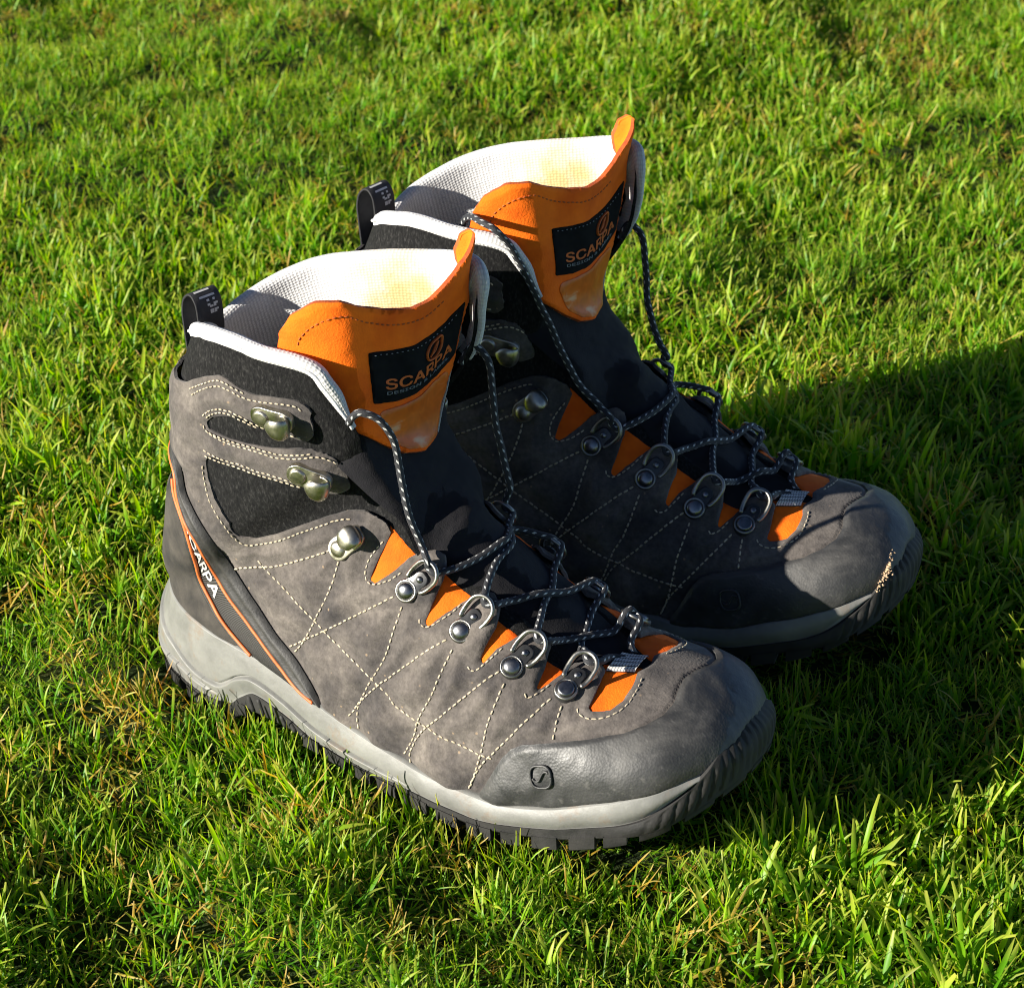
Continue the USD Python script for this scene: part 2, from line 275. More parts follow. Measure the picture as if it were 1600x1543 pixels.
SEAMS = {'A': [(11.37, -0.458), (11.21, -0.51), (11.04, -0.599), (10.94, -0.707), (10.89, -0.814), (10.91, -0.885)], 'B': [(13.01, -0.71), (12.85, -0.684), (12.7, -0.659), (12.53, -0.637), (12.38, -0.613), (12.25, -0.586), (12.14, -0.557), (12.03, -0.529), (11.92, -0.5), (11.81, -0.471), (11.7, -0.442)], 'C': [(12.82, -0.626), (12.53, -0.637), (12.28, -0.646), (12.04, -0.654), (11.82, -0.663), (11.63, -0.674), (11.45, -0.685), (11.28, -0.695), (11.11, -0.704), (10.94, -0.712), (10.79, -0.721), (10.64, -0.725), (10.5, -0.727), (10.36, -0.729), (10.21, -0.731), (10.06, -0.734), (9.9, -0.739), (9.74, -0.746), (9.58, -0.752), (9.42, -0.758), (9.25, -0.764), (9.09, -0.771), (9.14, -0.782), (9.04, -0.786), (8.87, -0.79), (8.7, -0.792), (8.51, -0.793), (8.33, -0.792), (8.16, -0.794), (7.98, -0.796), (7.81, -0.796), (7.63, -0.795), (7.45, -0.793), (7.28, -0.791), (7.11, -0.789), (6.94, -0.788)], 'D': [(11.01, -0.878), (10.85, -0.788), (10.7, -0.716), (10.35, -0.571), (9.8, -0.427)], 'E': [(9.51, -0.434), (9.5, -0.506), (9.48, -0.598), (9.53, -0.682), (9.62, -0.751), (9.74, -0.893), (9.83, -0.956)], 'F': [(8.24, -0.433), (8.85, -0.583), (9.39, -0.733), (9.69, -0.858), (9.61, -0.978)], 'G': [(8.08, -0.45), (8.16, -0.541), (8.29, -0.659), (8.48, -0.768), (8.58, -0.872), (8.75, -0.968)], 'H': [(7.17, -0.428), (7.57, -0.569), (7.99, -0.703), (8.35, -0.802), (8.61, -0.938), (8.59, -0.99)], 'I': [(7.03, -0.46), (7.07, -0.567), (7.12, -0.654), (7.17, -0.785), (7.34, -0.96)], 'J': [(6.23, -0.437), (6.47, -0.566), (6.81, -0.705), (7.11, -0.822), (7.37, -0.974)], 'K': [(6.02, -0.454), (5.96, -0.574), (5.93, -0.633)], 'L1': [(18.86, -0.707), (19.07, -0.648), (19.14, -0.605), (19.0, -0.558), (18.78, -0.515), (18.63, -0.474), (18.51, -0.434), (18.29, -0.378), (17.98, -0.35)], 'L1b': [(19.0, -0.716), (19.18, -0.657), (19.28, -0.607), (19.14, -0.564), (18.89, -0.515)], 'L2': [(18.32, -0.666), (18.46, -0.638), (18.51, -0.594), (18.41, -0.56), (18.15, -0.518), (17.87, -0.477), (17.59, -0.435), (17.35, -0.394), (16.99, -0.344)], 'L2b': [(18.25, -0.653), (18.36, -0.632), (18.41, -0.595), (18.32, -0.561), (18.06, -0.519), (17.78, -0.476)], 'L3': [(18.1, -0.665), (17.92, -0.655), (17.76, -0.623), (17.53, -0.575), (17.27, -0.517), (16.96, -0.462), (16.6, -0.408), (16.32, -0.357), (16.09, -0.309), (15.61, -0.263), (15.11, -0.242)], 'L3b': [(17.89, -0.645), (17.75, -0.611), (17.58, -0.569), (17.33, -0.512), (17.04, -0.458), (16.69, -0.404), (16.43, -0.353), (16.24, -0.311)], 'L4': [(17.45, -0.666), (17.19, -0.609), (16.92, -0.549), (16.56, -0.491), (16.19, -0.435), (15.75, -0.382), (15.24, -0.335), (14.53, -0.301)], 'L4b': [(17.32, -0.661), (17.1, -0.609), (16.82, -0.548), (16.46, -0.49), (16.08, -0.434), (15.64, -0.382), (15.05, -0.337)], 'L5': [(17.08, -0.664), (16.83, -0.66), (16.59, -0.653), (16.34, -0.644), (16.08, -0.63), (15.81, -0.611), (15.51, -0.593), (15.15, -0.578), (14.63, -0.575), (13.99, -0.589), (13.58, -0.587), (13.35, -0.57), (13.17, -0.548), (13.02, -0.525), (12.92, -0.499), (12.83, -0.472), (12.74, -0.445), (12.64, -0.419), (12.54, -0.393), (12.42, -0.367), (12.28, -0.343), (12.07, -0.323)], 'n1': [(10.83, -0.31), (10.7, -0.435), (10.49, -0.456), (10.29, -0.431), (9.93, -0.344)], 'n2': [(8.98, -0.433), (8.86, -0.456), (8.64, -0.424), (8.23, -0.293)], 'n3': [(7.73, -0.479), (7.58, -0.484), (7.46, -0.443), (7.27, -0.344)], 'n4': [(6.67, -0.461), (6.58, -0.48), (6.47, -0.442), (6.36, -0.379)], 'w': [(5.77, -0.445), (5.67, -0.486), (5.32, -0.488), (5.09, -0.424), (5.03, -0.287), (5.11, -0.142)]}
SPOT = {'s1': (9.53, -0.378), 's2': (8.03, -0.378), 's3': (7.01, -0.393), 's4': (6.06, -0.384), 'h3': (11.56, -0.417), 'h2': (15.73, -0.339), 'h1': (18.16, -0.458), 'r1': (9.11, -0.265), 'r2': (7.84, -0.27), 'r3': (6.86, -0.275), 'r4': (5.98, -0.248), 'k3': (11.49, -0.341), 'k2': (14.68, -0.27), 'k1': (17.81, -0.382), 'emblem': (5.97, -0.807), 'web0': (5.74, -0.133), 'web1': (5.31, -0.026), 'h1e': (17.65, -0.354), 'h2e': (14.22, -0.259)}
STRAP_TEXT = ((.20, .67), (.355, .60))
NOTCH = [[(11.0,-.262),(10.9,-.32),(10.6,-.48),(10.3,-.48),(9.75,-.30),(9.72,-.268)], [(8.95,-.245),(8.93,-.32),(8.95,-.47),(8.6,-.47),(8.05,-.28),(8.02,-.248)],
         [(7.65,-.262),(7.62,-.32),(7.62,-.47),(7.4,-.47),(7.08,-.30),(7.05,-.266)], [(6.66,-.285),(6.65,-.35),(6.62,-.46),(6.4,-.46),(6.15,-.31),(6.12,-.278)],
         [(5.8,-.14),(5.72,-.30),(5.68,-.47),(5.53,-.49),(5.2,-.46),(5.05,-.34),(5.08,-.16),(5.14,-.04),(5.3,-.05)]]
EDGE_NEAR = [(16.43,-.209),(17.81,-.255),(18.98,-.303),(19.45,-.355),(19.72,-.428),(19.94,-.507),(20.13,-.57),(20.28,-.641),(20.3,-.70),(20.2,-.80),(19.95,-.90),(19.7,-1.0)]
EDGE_FAR = [(16.9,.205),(18.4,.20),(19.5,.205),(20.1,.23),(20.35,.29),(20.38,.36),(20.34,.45),(20.34,.55),(20.34,.66),(20.28,.75),(20.12,.84),(19.92,.92),(19.7,1.0)]
THROAT = [(16.43,-.209),(15.5,-.186),(13.85,-.184),(12.46,-.195),(11.5,-.20),(10.8,-.195),(9.5,-.18),(8.5,-.18),(7.5,-.18),(6.5,-.175),(5.9,-.15),(5.6,-.08),(5.45,0.)]
FLAP = [(-37,170),(-38.5,185),(-38.5,197),(-38,205),(-36.5,213),(-33,219.5),(-27,219.5),(-19,215),(-9,211),(2,208.5),(12,209),(22,214),(31,220.5),(37,225),(42,228.5),(46.5,229.5),(50.5,226.5),(51.5,219),(48,210),(42,202),(37,196),(34,186),(30,175),(25,162),(18,147),(13,143),(2,142),(-8,145),(-16,151),(-24,158),(-32,165)]
LABEL = [(-18.5,194.5),(-8,192.8),(2,191.8),(14,193),(22,195),(31,199.5),(33.5,201),(32.5,190),(28,177.5),(16,172),(0,169.5),(-10,170),(-20.5,172.5)]
FLAP_SEAM = [(-35.5,200),(-34.5,206),(-31,212),(-25,213),(-18,208.5),(-8,204.5),(3,202.5),(13,203.5),(20,206)]
LACE_NEAR = {'front': [(126,-36,170),(134,-36.5,177),(140,-33,173),(144,-30,163),(146.5,-29,148),(150.5,-30,131),(157,-30,117)],
             'back': [(86,-33,190),(92,-38,202),(103,-46.5,205),(111,-47,202),(117,-42,191),(124,-37,172),(133,-33,149),(143,-31,128),(155,-30,115)]}
LACE_FAR = {'front': [(137,34,170),(143,37,178),(149,37,172),(152,35,162),(155,32,149),(159,31,135),(164,30,119)],
            'back': [(137,34,170),(142,38,177),(147,38,171),(150,36,158),(153,33,140),(160,31,122),(165,30,115)]}


# ------------------------------------------------------------------ the boot's base surface
ST = np.array([  # centre line x, z ; end x, z ; half widths outer, inner ; 0 = foot section .. 1 = closed shaft section ; exponent
 (297.5, 53, 297.5, 53, 1, 1, 0, 2.0), (296, 58, 296.5, 51, 11, 12, 0, 2.2), (292, 62, 293, 50, 22, 23, 0, 2.3), (284.5, 66, 285.5, 48, 34, 33, 0, 2.4),
 (274, 69, 275, 43, 45, 42, 0, 2.4), (255, 71, 255, 35, 51.5, 48, 0, 2.4), (230, 75, 230, 25, 54.5, 50, 0, 2.3), (205, 88, 205, 20, 55.5, 49, 0, 2.2),
 (181, 104, 180, 20, 54, 46, 0, 2.1), (164, 117, 153, 22, 50, 43, 0, 2.1), (155, 127, 122, 27, 46, 40, 0, 2.15), (150, 137, 85, 37, 41, 39, 0.02, 2.2),
 (148, 147, 48, 40, 38.5, 38, 0.08, 2.2), (147, 156, 20, 43, 38.5, 38.5, 0.30, 2.2), (146, 163, 7, 46, 40, 40, 0.72, 2.25), (145, 169, 4, 50, 41, 41, 1.0, 2.3),
 (144.5, 175, 9, 80, 42, 42, 1, 2.3), (144, 182, 15, 108, 42, 42, 1, 2.35), (144, 190, 20, 135, 43.5, 43.5, 1, 2.35), (144, 199, 23, 158, 45, 45, 1, 2.35),
 (145, 214, 31, 182, 45.5, 45.5, 1, 2.35), (147, 232, 38, 206, 46, 46, 1, 2.35)], float)
NS = len(ST) - 1
NV = 81

class Base:
    def __init__(self, swap):
        st = ST.copy()
        if swap: st[:, [4, 5]] = st[:, [5, 4]]
        sd = np.linspace(0, NS, 441)
        P = PchipInterpolator(np.arange(NS + 1), st)(sd)
        out = np.zeros((len(sd), 2 * NV - 1, 3)); th = np.linspace(0, 1, 400)
        for i, (xF, zF, xE, zE, wl, wm, be, n) in enumerate(P):
            ph = th * np.pi / 2; af = 1 - np.cos(ph) ** (2 / n); hf = np.sin(ph) ** (2 / n)
            c = np.cos(th * np.pi); sn = np.maximum(np.sin(th * np.pi), 0)
            a_s = (1 - np.sign(c) * np.abs(c) ** (2 / n)) / 2; hs = sn ** (2 / n)
            a = (1 - be) * af + be * a_s; h = (1 - be) * hf + be * hs
            x = xF + (xE - xF) * a; z = zF + (zE - zF) * a
            for side, w in ((-1, wl), (1, wm)):
                y = side * w * h
                q = np.stack([x, y, z], 1)
                if side > 0:   # the far front of the collar flares open
                    k_ = ss(z, 140, 180) * ss(q[:, 0], 95, 126) * ss(y, 12, 30)
                    q[:, 0] += 14 * k_; q[:, 1] += 7 * k_
                d = np.r_[0, np.cumsum(np.linalg.norm(np.diff(q, axis=0), axis=1))]; d /= max(d[-1], 1e-9)
                r = np.stack([np.interp(np.linspace(0, 1, NV), d, q[:, k]) for k in range(3)], 1)
                if side < 0: out[i, :NV] = r[::-1]
                else: out[i, NV:] = r[1:]
        w_ = (ss(sd, 11.6, 12.6) * (1 - ss(sd, 17.2, 18.2)))[:, None, None]
        out = out * (1 - w_) + gaussian_filter1d(out, 11, axis=0) * w_
        self.vd = np.linspace(-1, 1, 2 * NV - 1)
        self.sp = [RectBivariateSpline(sd, self.vd, out[:, :, k], kx=3, ky=3) for k in range(3)]
        L = np.linalg.norm(np.diff(out, axis=0), axis=2).mean(1)
        self.sig = PchipInterpolator(sd, np.r_[0, np.cumsum(L)])
        self.inv = PchipInterpolator(np.r_[0, np.cumsum(L)], sd)
    def S(self, s, v):
        return np.stack([p.ev(s, v) for p in self.sp], -1)
    def N(self, s, v):
        a = np.stack([p.ev(s, v, dx=1) for p in self.sp], -1); b = np.stack([p.ev(s, v, dy=1) for p in self.sp], -1)
        n = np.cross(a, b)
        n /= np.maximum(np.linalg.norm(n, axis=-1, keepdims=True), 1e-9)
        return n * self.sign
    sign = 1.0
VK = 85.0   # mm per unit of v, roughly

# ------------------------------------------------------------------ tongue chart: x as a function of (y, z)
TY = np.array([-46, -39, -33, -18, 0, 14, 26, 38, 44.])
TZ = np.array([118, 128, 138, 150, 172, 195, 225, 245.])
TX = np.array([
 [128, 138, 149, 157, 160, 158, 154, 142, 132],
 [122, 133, 143, 149, 151, 150, 147, 138, 128],
 [108, 122, 134, 140, 141, 140, 138, 130, 122],
 [92, 108, 122, 131, 134, 134, 133, 128, 121],
 [78, 97, 114, 127.5, 133, 134.5, 135, 133, 130],
 [74, 92, 109, 124, 132, 134.5, 136, 138, 139],
 [76, 94, 111, 125, 133, 137, 141, 145, 148],
 [78, 96, 112, 126, 134, 139, 144, 150, 154.]])
TSP = RectBivariateSpline(TZ, TY, TX, kx=3, ky=3)
def tongue_point(y, z):
    return np.stack([TSP.ev(z, y), y, z], -1)
def tongue_normal(y, z):
    n = np.stack([np.ones_like(np.asarray(y, float)), -TSP.ev(z, y, dy=1), -TSP.ev(z, y, dx=1)], -1)
    return n / np.linalg.norm(n, axis=-1, keepdims=True)

# ------------------------------------------------------------------ sheet patches cut to an outline and laid on a chart
def sheet(poly, point, normal, h=0., thick=1.2, step=1.3, soft=1.2, round_=.7, disp=None, ragged=.12, seed=0, curl=None, back=False):
    """poly in chart millimetres. Returns (top+edge mesh, chart coordinates of its vertices)."""
    poly = poly.buffer(0)
    if round_: poly = poly.buffer(-round_).buffer(2 * round_).buffer(-round_)
    if poly.geom_type != "Polygon": poly = max(poly.geoms, key=lambda g: g.area)
    rings = [np.array(r.coords)[:-1] for r in [poly.exterior, *poly.interiors]]
    rings = [resample(np.vstack([r, r[:1]]), step * .8)[:-1] for r in rings]
    if ragged:
        rings = [r + ragged * (np.stack([meshkit.noise(np.c_[r / 1.7, r[:, 0] * 0], seed + k) for k in (1, 2)], 1) - .5) * 2 for r in rings]
    bp = Polygon(rings[0], rings[1:]).buffer(0)
    x0, y0, x1, y1 = bp.bounds
    gx, gy = np.meshgrid(np.arange(x0, x1, step), np.arange(y0, y1, step * .866))
    gx = gx + (np.arange(gx.shape[0]) % 2)[:, None] * step / 2
    g = np.c_[gx.ravel(), gy.ravel()]
    inner = bp.buffer(-.55 * step)
    shapely.prepare(inner)
    g = g[shapely.contains_xy(inner, g[:, 0], g[:, 1])]
    nb = sum(len(r) for r in rings)
    pts = np.vstack(rings + [g])
    tri = Delaunay(pts).simplices
    cen = pts[tri].mean(1)
    full = bp.buffer(.02); shapely.prepare(full)
    tri = tri[shapely.contains_xy(full, cen[:, 0], cen[:, 1])]
    a, b, c = pts[tri[:, 0]], pts[tri[:, 1]], pts[tri[:, 2]]
    ar = (b[:, 0] - a[:, 0]) * (c[:, 1] - a[:, 1]) - (b[:, 1] - a[:, 1]) * (c[:, 0] - a[:, 0])
    tri = tri[np.abs(ar) > 1e-6]; ar = ar[np.abs(ar) > 1e-6]
    tri[ar < 0] = tri[ar < 0][:, ::-1]
    P, N = point(pts[:, 0], pts[:, 1]), normal(pts[:, 0], pts[:, 1])
    H = np.full(len(pts), float(h))
    if disp is not None: H = H + disp(pts, P)
    if soft:
        d = shapely.distance(shapely.points(pts), bp.boundary)
        H = H - .55 * thick * (1 - ss(d, 0, soft))
    V = P + N * H[:, None]
    if curl is not None: V = curl(V, pts)
    f0 = np.cross(V[tri[:, 1]] - V[tri[:, 0]], V[tri[:, 2]] - V[tri[:, 0]])
    if (f0 * N[tri[:, 0]]).sum() < 0: tri = tri[:, ::-1]; flip = True
    else: flip = False
    # edge wall
    ev, ef, eo, o = [], [], 0, 0
    for r in rings:
        k = np.arange(len(r)); top = V[o:o + len(r)]; low = top - N[o:o + len(r)] * thick
        ev.append(np.vstack([top, low])); m = len(r); k2 = (k + 1) % m
        q = np.vstack([np.stack([k, k + m, k2 + m], 1), np.stack([k, k2 + m, k2], 1)]) + eo
        ef.append(q); eo += 2 * m; o += m
    E = (np.vstack(ev), np.vstack(ef))
    # make walls face outwards: outline ring is counter-clockwise in chart when signed area > 0
    ring = rings[0]; sa = (ring[:, 0] * np.roll(ring[:, 1], -1) - np.roll(ring[:, 0], -1) * ring[:, 1]).sum()
    if (sa > 0) == flip: E = (E[0], E[1][:, ::-1])
    if back:
        Bk = (V - N * thick, tri[:, ::-1])
        return (V, tri), E, Bk, pts
    return cat([(V, tri), E]), pts

def mirror(pts):
    return [(s, -v) for s, v in pts]

class Boot:
    def __init__(self, path, label, origin, yaw, swap, lace, seed):
        self.path, self.seed, self.lace = path, seed, lace
        x = UsdGeom.Xform.Define(stage, path)
        x.AddTranslateOp().Set(Gf.Vec3d(origin[0], origin[1], 0)); x.AddRotateZOp().Set(-yaw)
        p = x.GetPrim()
        p.SetCustomDataByKey("label", label); p.SetCustomDataByKey("category", "boot"); p.SetCustomDataByKey("group", "pair of hiking boots on the lawn")
        self.B = Base(swap)
        n = self.B.N(np.array([7.0]), np.array([-.6]))
        if n[0, 1] > 0: self.B.sign = -1.0
        self.chart_p = lambda X, Y: self.B.S(self.B.inv(X), Y / VK)
        self.chart_n = lambda X, Y: self.B.N(self.B.inv(X), Y / VK)
        self.build()

    # -- coordinates
    def ch(self, pts):
        p = np.array(pts, float)
        return np.c_[self.B.sig(p[:, 0]), p[:, 1] * VK]
    def on(self, s, v, h=0.):
        s, v = np.atleast_1d(np.asarray(s, float)), np.atleast_1d(np.asarray(v, float))
        P, N = self.B.S(s, v), self.B.N(s, v)
        return P + N * (h + self.lump(P))[..., None]
    def lump(self, P):
        """Gentle unevenness of worn uppers, shared by every layer."""
        a = (meshkit.fbm(P / 26., 3, self.seed) - .5) * 2.4
        flex = ss(P[..., 0], 140, 185) * (1 - ss(P[..., 0], 222, 246))
        q = P @ np.array([[.8, 0, .6], [.2, 1, 0], [-.6, 0, .8]])
        b = (meshkit.fbm(q / np.array([12., 34., 30.]), 2, self.seed + 9) - .5) * 6.5 * flex
        return a + b
    def quilt(self, P):
        d = self.tree.query(P)[0]
        return 2.9 * (1 - np.exp(-(d / 7.0) ** 2)) + (meshkit.fbm(P / 9., 2, self.seed + 60) - .5) * 2.2 * (1 - np.exp(-(d / 3.) ** 2))
    def put(self, name, mesh, material, parent=None, **k):
        return put(parent or self.path, name, mesh, material, **k)
    def patch(self, name, pts, material, h, thick, disp=True, parent=None, holes=(), **k):
        poly = pts if isinstance(pts, shapely.Geometry) else Polygon(self.ch(pts))
        extra = k.pop("extra", None)
        f = (lambda c, P: self.lump(P) + (extra(c, P) if extra else 0)) if disp else extra
        m, ch = sheet(poly, self.chart_p, self.chart_n, h, thick, disp=f, seed=self.seed, **k)
        return self.put(name, m, material, parent)
    def line_n(self, pts, n, sig=3.5):
        """Smoothed 3-D line on the bare surface and its normals, n even steps."""
        c = smooth_line(self.ch(pts), .5)
        P, N = self.chart_p(c[:, 0], c[:, 1]), self.chart_n(c[:, 0], c[:, 1])
        Q = resample(np.c_[P, N], .5)
        q = resample(P, .5); N = Q[np.round(np.linspace(0, len(Q) - 1, len(q))).astype(int), 3:]
        q = gaussian_filter1d(q, sig / .5, axis=0, mode="nearest"); N = gaussian_filter1d(N, 2 * sig / .5, axis=0, mode="nearest")
        t = np.linspace(0, len(q) - 1, n)
        f = lambda a: np.stack([np.interp(t, np.arange(len(a)), a[:, k]) for k in range(3)], 1)
        N = f(N)
        return f(q), N / np.linalg.norm(N, axis=1, keepdims=True)
    def loft(self, A, Bl, hs, ws, n=150, sig=3.5, bow=.0):
        """Strip between two (s, v) lines: heights hs at fractions ws."""
        a, na = self.line_n(A, n, sig); b, nb = self.line_n(Bl, n, sig)
        w = np.asarray(ws)[None, :, None]
        P = (1 - w) * a[:, None] + w * b[:, None]; N = (1 - w) * na[:, None] + w * nb[:, None]
        N /= np.linalg.norm(N, axis=-1, keepdims=True)
        V = P + N * (np.asarray(hs)[None, :] + self.lump(P))[..., None]
        along = np.r_[0, np.cumsum(np.linalg.norm(np.diff(V[:, len(ws) // 2], axis=0), axis=1))] / 1000.
        uv = np.stack([np.repeat(along[:, None], len(ws), 1), np.repeat(np.asarray(ws)[None] * .01, n, 0)], -1).reshape(-1, 2)
        f = grid_faces(n, len(ws))
        v = V.reshape(-1, 3)
        if (np.cross(v[f[0, 1]] - v[f[0, 0]], v[f[0, 2]] - v[f[0, 0]]) @ N[0, 0]) < 0: f = f[:, ::-1]
        return (v, f), uv
    def line3(self, pts, h, step=1.0, extra=None):
        c = smooth_line(self.ch(pts), step * .5)
        P, N = self.chart_p(c[:, 0], c[:, 1]), self.chart_n(c[:, 0], c[:, 1])
        H = h + self.lump(P) + (extra(P) if extra else 0)
        return resample(P + N * H[:, None], step)

    # -- seams
    def stitches(self, p3, r=.42, pitch=3.1, length=2.15):
        parts = []
        q = resample(p3, pitch)
        rr = np.random.default_rng(self.seed + len(q))
        for a, b in zip(q[:-1], q[1:]):
            d = b - a; L = np.linalg.norm(d)
            if L < 1e-6: continue
            f = length / pitch * rr.uniform(.88, 1.06)
            t = np.array([-.5, -.36, 0, .36, .5])[:, None] * f
            pts = (a + b) / 2 + t * d + rr.normal(0, .07, 3)
            parts.append(tube(pts, np.array([.45, .9, 1.05, .9, .45]) * r, 6))
        return parts

    def build(self):
        B = self.B
        # seam points for the quilting
        pts = []
        for k, v in SEAMS.items():
            for l in (v, mirror(v)):
                c = smooth_line(self.ch(l), .8); pts.append(self.chart_p(c[:, 0], c[:, 1]))
        for p_ in (CAP, mirror(CAP)):
            c = smooth_line(self.ch(p_[:11]), 1.); pts.append(self.chart_p(c[:, 0], c[:, 1]))
        self.tree = cKDTree(np.vstack(pts))
        cz = [Polygon(self.ch(m_([(7.25, -1.0)] + CAP[:-1] + [(4.4, 0.), (.9, 0.), (.9, -1.0)]))).buffer(1.5) for m_ in (list, mirror)]
        cz += [Polygon(self.ch(m_([(17.7, -1.), (17.5, -.88)] + STRAPF + [(11.4, -1.), (13, -1.), (15, -1.)]))).buffer(1.0) for m_ in (list, mirror)]
        cz = unary_union(cz)
        def q_(c, P):
            d = shapely.distance(shapely.points(c), cz)
            return self.quilt(P) * ss(d, 0, 4) * ss(c[:, 0], self.B.sig(4.9), self.B.sig(6.1)) - .5 * (d <= 0)
        # ---- black woven shell (collar band, ankle windows, throat facing): one sheet per side
        near = [(5.45, 0.)] + THROAT[::-1][1:] + EDGE_NEAR[1:] + [(15.2, -1.), (12, -.985), (8, -.985), (5, -.985), (4, -.6), (4.6, 0.)]
        far = mirror(THROAT[::-1])[1:-1] + EDGE_FAR[1:] + [(15.2, 1.), (12, .985), (8, .985), (5, .985), (4, .6), (4.6, 0.), (5.45, 0.)]
        self.patch("softshell_panel", near, "softshell", 0.0, 2.5, step=1.8, soft=2.0, ragged=.05, round_=.5)
        self.patch("softshell_panel", far, "softshell", 0.0, 2.5, step=1.8, soft=2.0, ragged=.05, round_=.5)
        # ---- orange underlay showing through the notches
        for k, nt in enumerate(NOTCH):
            for side in (0, 1):
                self.patch("toe_inset" if k == 4 else "orange_inset", mirror(nt) if side else nt, "orange_suede", .55, .8, step=1.2, soft=.5, round_=.2)
        # ---- suede upper
        a = Polygon(self.ch(SUEDE + [(3.4, 0.), (3.4, -.99), (6, -.992), (9, -.992), (12, -.992), (15, -.996), (15.4, -1.)])).buffer(.01)
        b = Polygon(self.ch(mirror(SUEDE) + [(3.4, 0.), (3.4, .99), (6, .992), (9, .992), (12, .992), (15, .996), (15.4, 1.)])).buffer(.01)
        self.patch("suede_upper", unary_union([a, b]), "suede", 1.4, 1.4, step=1.15, soft=1.3, extra=q_, round_=.6, ragged=.16)
        # ---- seams
        for side in (0, 1):
            parts = []
            for k, v in SEAMS.items():
                l = mirror(v) if side else v
                parts += self.stitches(self.line3(l, 1.62, 1.0, lambda P: self.quilt(P)), r=.45 if k[0] in "ABCDEFGHIJK" else .36,
                                       pitch=3.1 if len(k) == 1 else 2.7, length=2.1 if len(k) == 1 else 1.8)
            self.put("stitching", cat(parts), "thread", kind="stuff")
        # ---- heel counters, straps
        for side in (0, 1):
            m = mirror if side else (lambda x: x)
            cn = [(16.9, -1.), (16.7, -.84)] + COUNTER
            self.patch("heel_counter", m(cn + [(11.4, -1.0), (13, -.997), (15, -1.)]), "nubuck", 3.3, 1.8, step=1.4, soft=1.2)
            pb = [(16.92, -.795), (16.55, -.775), (16.3, -.757)] + PIPB[2:]
            cr = [(16.88, -.80), (16.5, -.782), (16.25, -.765)] + COUNTER[3:]
            pf = [(17.6, -1.), (17.45, -.88)] + PIPF
            sf = [(17.85, -1.), (17.65, -.86)] + STRAPF + [(10.18, -.998)]
            cloth, uv = self.loft(m(pb), m(pf), [3.55, 3.75, 3.85, 3.9, 3.85, 3.75, 3.55], [0, .15, .32, .5, .68, .85, 1])
            st = self.put("heel_strap", cloth, "strap_cloth", uv=uv)
            rail, uv = self.loft(m(pf), m(sf), [3.6, 4.5, 4.3, 3.6, 4.1, 3.9, 1.6], [0, .12, .3, .45, .6, .85, 1.04])
            self.put("strap_rail", rail, "strap_rail", st)
            rail, uv = self.loft(m(cr), m(pb), [2.6, 4.0, 4.1, 3.7, 4.3, 4.2, 3.6], [-.06, .1, .3, .5, .7, .88, 1])
            self.put("strap_rail", rail, "strap_rail", st)
            for l in (pf, pb):
                q, nq = self.line_n(m(l), 150); self.put("piping", tube(q + nq * (4.1 + self.lump(q))[:, None], .85, 8), "piping", st)
            if not side: self.strap_text(pb, pf, st)
        # ---- toe cap
        cap = CAP[:-2] + [(4.4, 0.)]
        prof = Polygon(self.ch([(7.25, -1.0)] + cap + [(.9, 0.), (.9, -1.0)])).buffer(.01)
        prof2 = Polygon(self.ch(mirror([(7.25, -1.0)] + cap + [(.9, 0.), (.9, -1.0)]))).buffer(.01)
        tc = self.patch("toe_cap", unary_union([prof, prof2]), "cap_leather", 3.3, 2.2, step=1.2, soft=2.6, round_=2.0, ragged=.15,
                        extra=lambda c, P: (meshkit.fbm(P / 7., 3, self.seed + 4) - .5) * .5)
        self.emblem(tc)
        self.tongue(); self.collar(); self.sole(); self.hardware(); self.laces(); self.loop()

    def strap_text(self, pb, pf, st):
        tm = meshkit.text_mesh("SCARPA", 7.0, .35, bold=True)
        tm = tm.subdivide()
        v = np.array(tm.vertices); L = v[:, 0].max()
        a, na = self.line_n(pb, 300); b, nb = self.line_n(pf, 300)
        # both lines are entered by height so that the letters stand square across the strap
        (a0, a1), (b0, b1) = STRAP_TEXT
        fa, fb = np.linspace(0, 1, 300), np.linspace(0, 1, 300)
        t = v[:, 0] / L
        w = .27 + np.clip(v[:, 1] / 7.0, -.1, 1.1) * .47
        gt = lambda q, f, tt: np.stack([np.interp(tt, f, q[:, k]) for k in range(3)], 1)
        sa_, sb_ = a0 + t * (a1 - a0), b0 + t * (b1 - b0)
        P = gt(a, fa, sa_) * (1 - w[:, None]) + gt(b, fb, sb_) * w[:, None]
        N = gt(na, fa, sa_) * (1 - w[:, None]) + gt(nb, fb, sb_) * w[:, None]; N /= np.linalg.norm(N, axis=1, keepdims=True)
        V = P + N * (3.78 + self.lump(P) + v[:, 2])[:, None]
        self.put("lettering", (V, tm.faces), "text_white", st, smooth=False)

    def local(self, s, v, h, d_to):
        """Origin and frame on the surface: ex towards the (s, v) point d_to."""
        o = self.on(s, v, h)[0]; n = B_n = self.B.N(np.array([s]), np.array([v]))[0]
        e = self.on(d_to[0], d_to[1], h)[0] - o
        e -= n * (e @ n); e /= np.linalg.norm(e)
        return o, e, np.cross(n, e), n

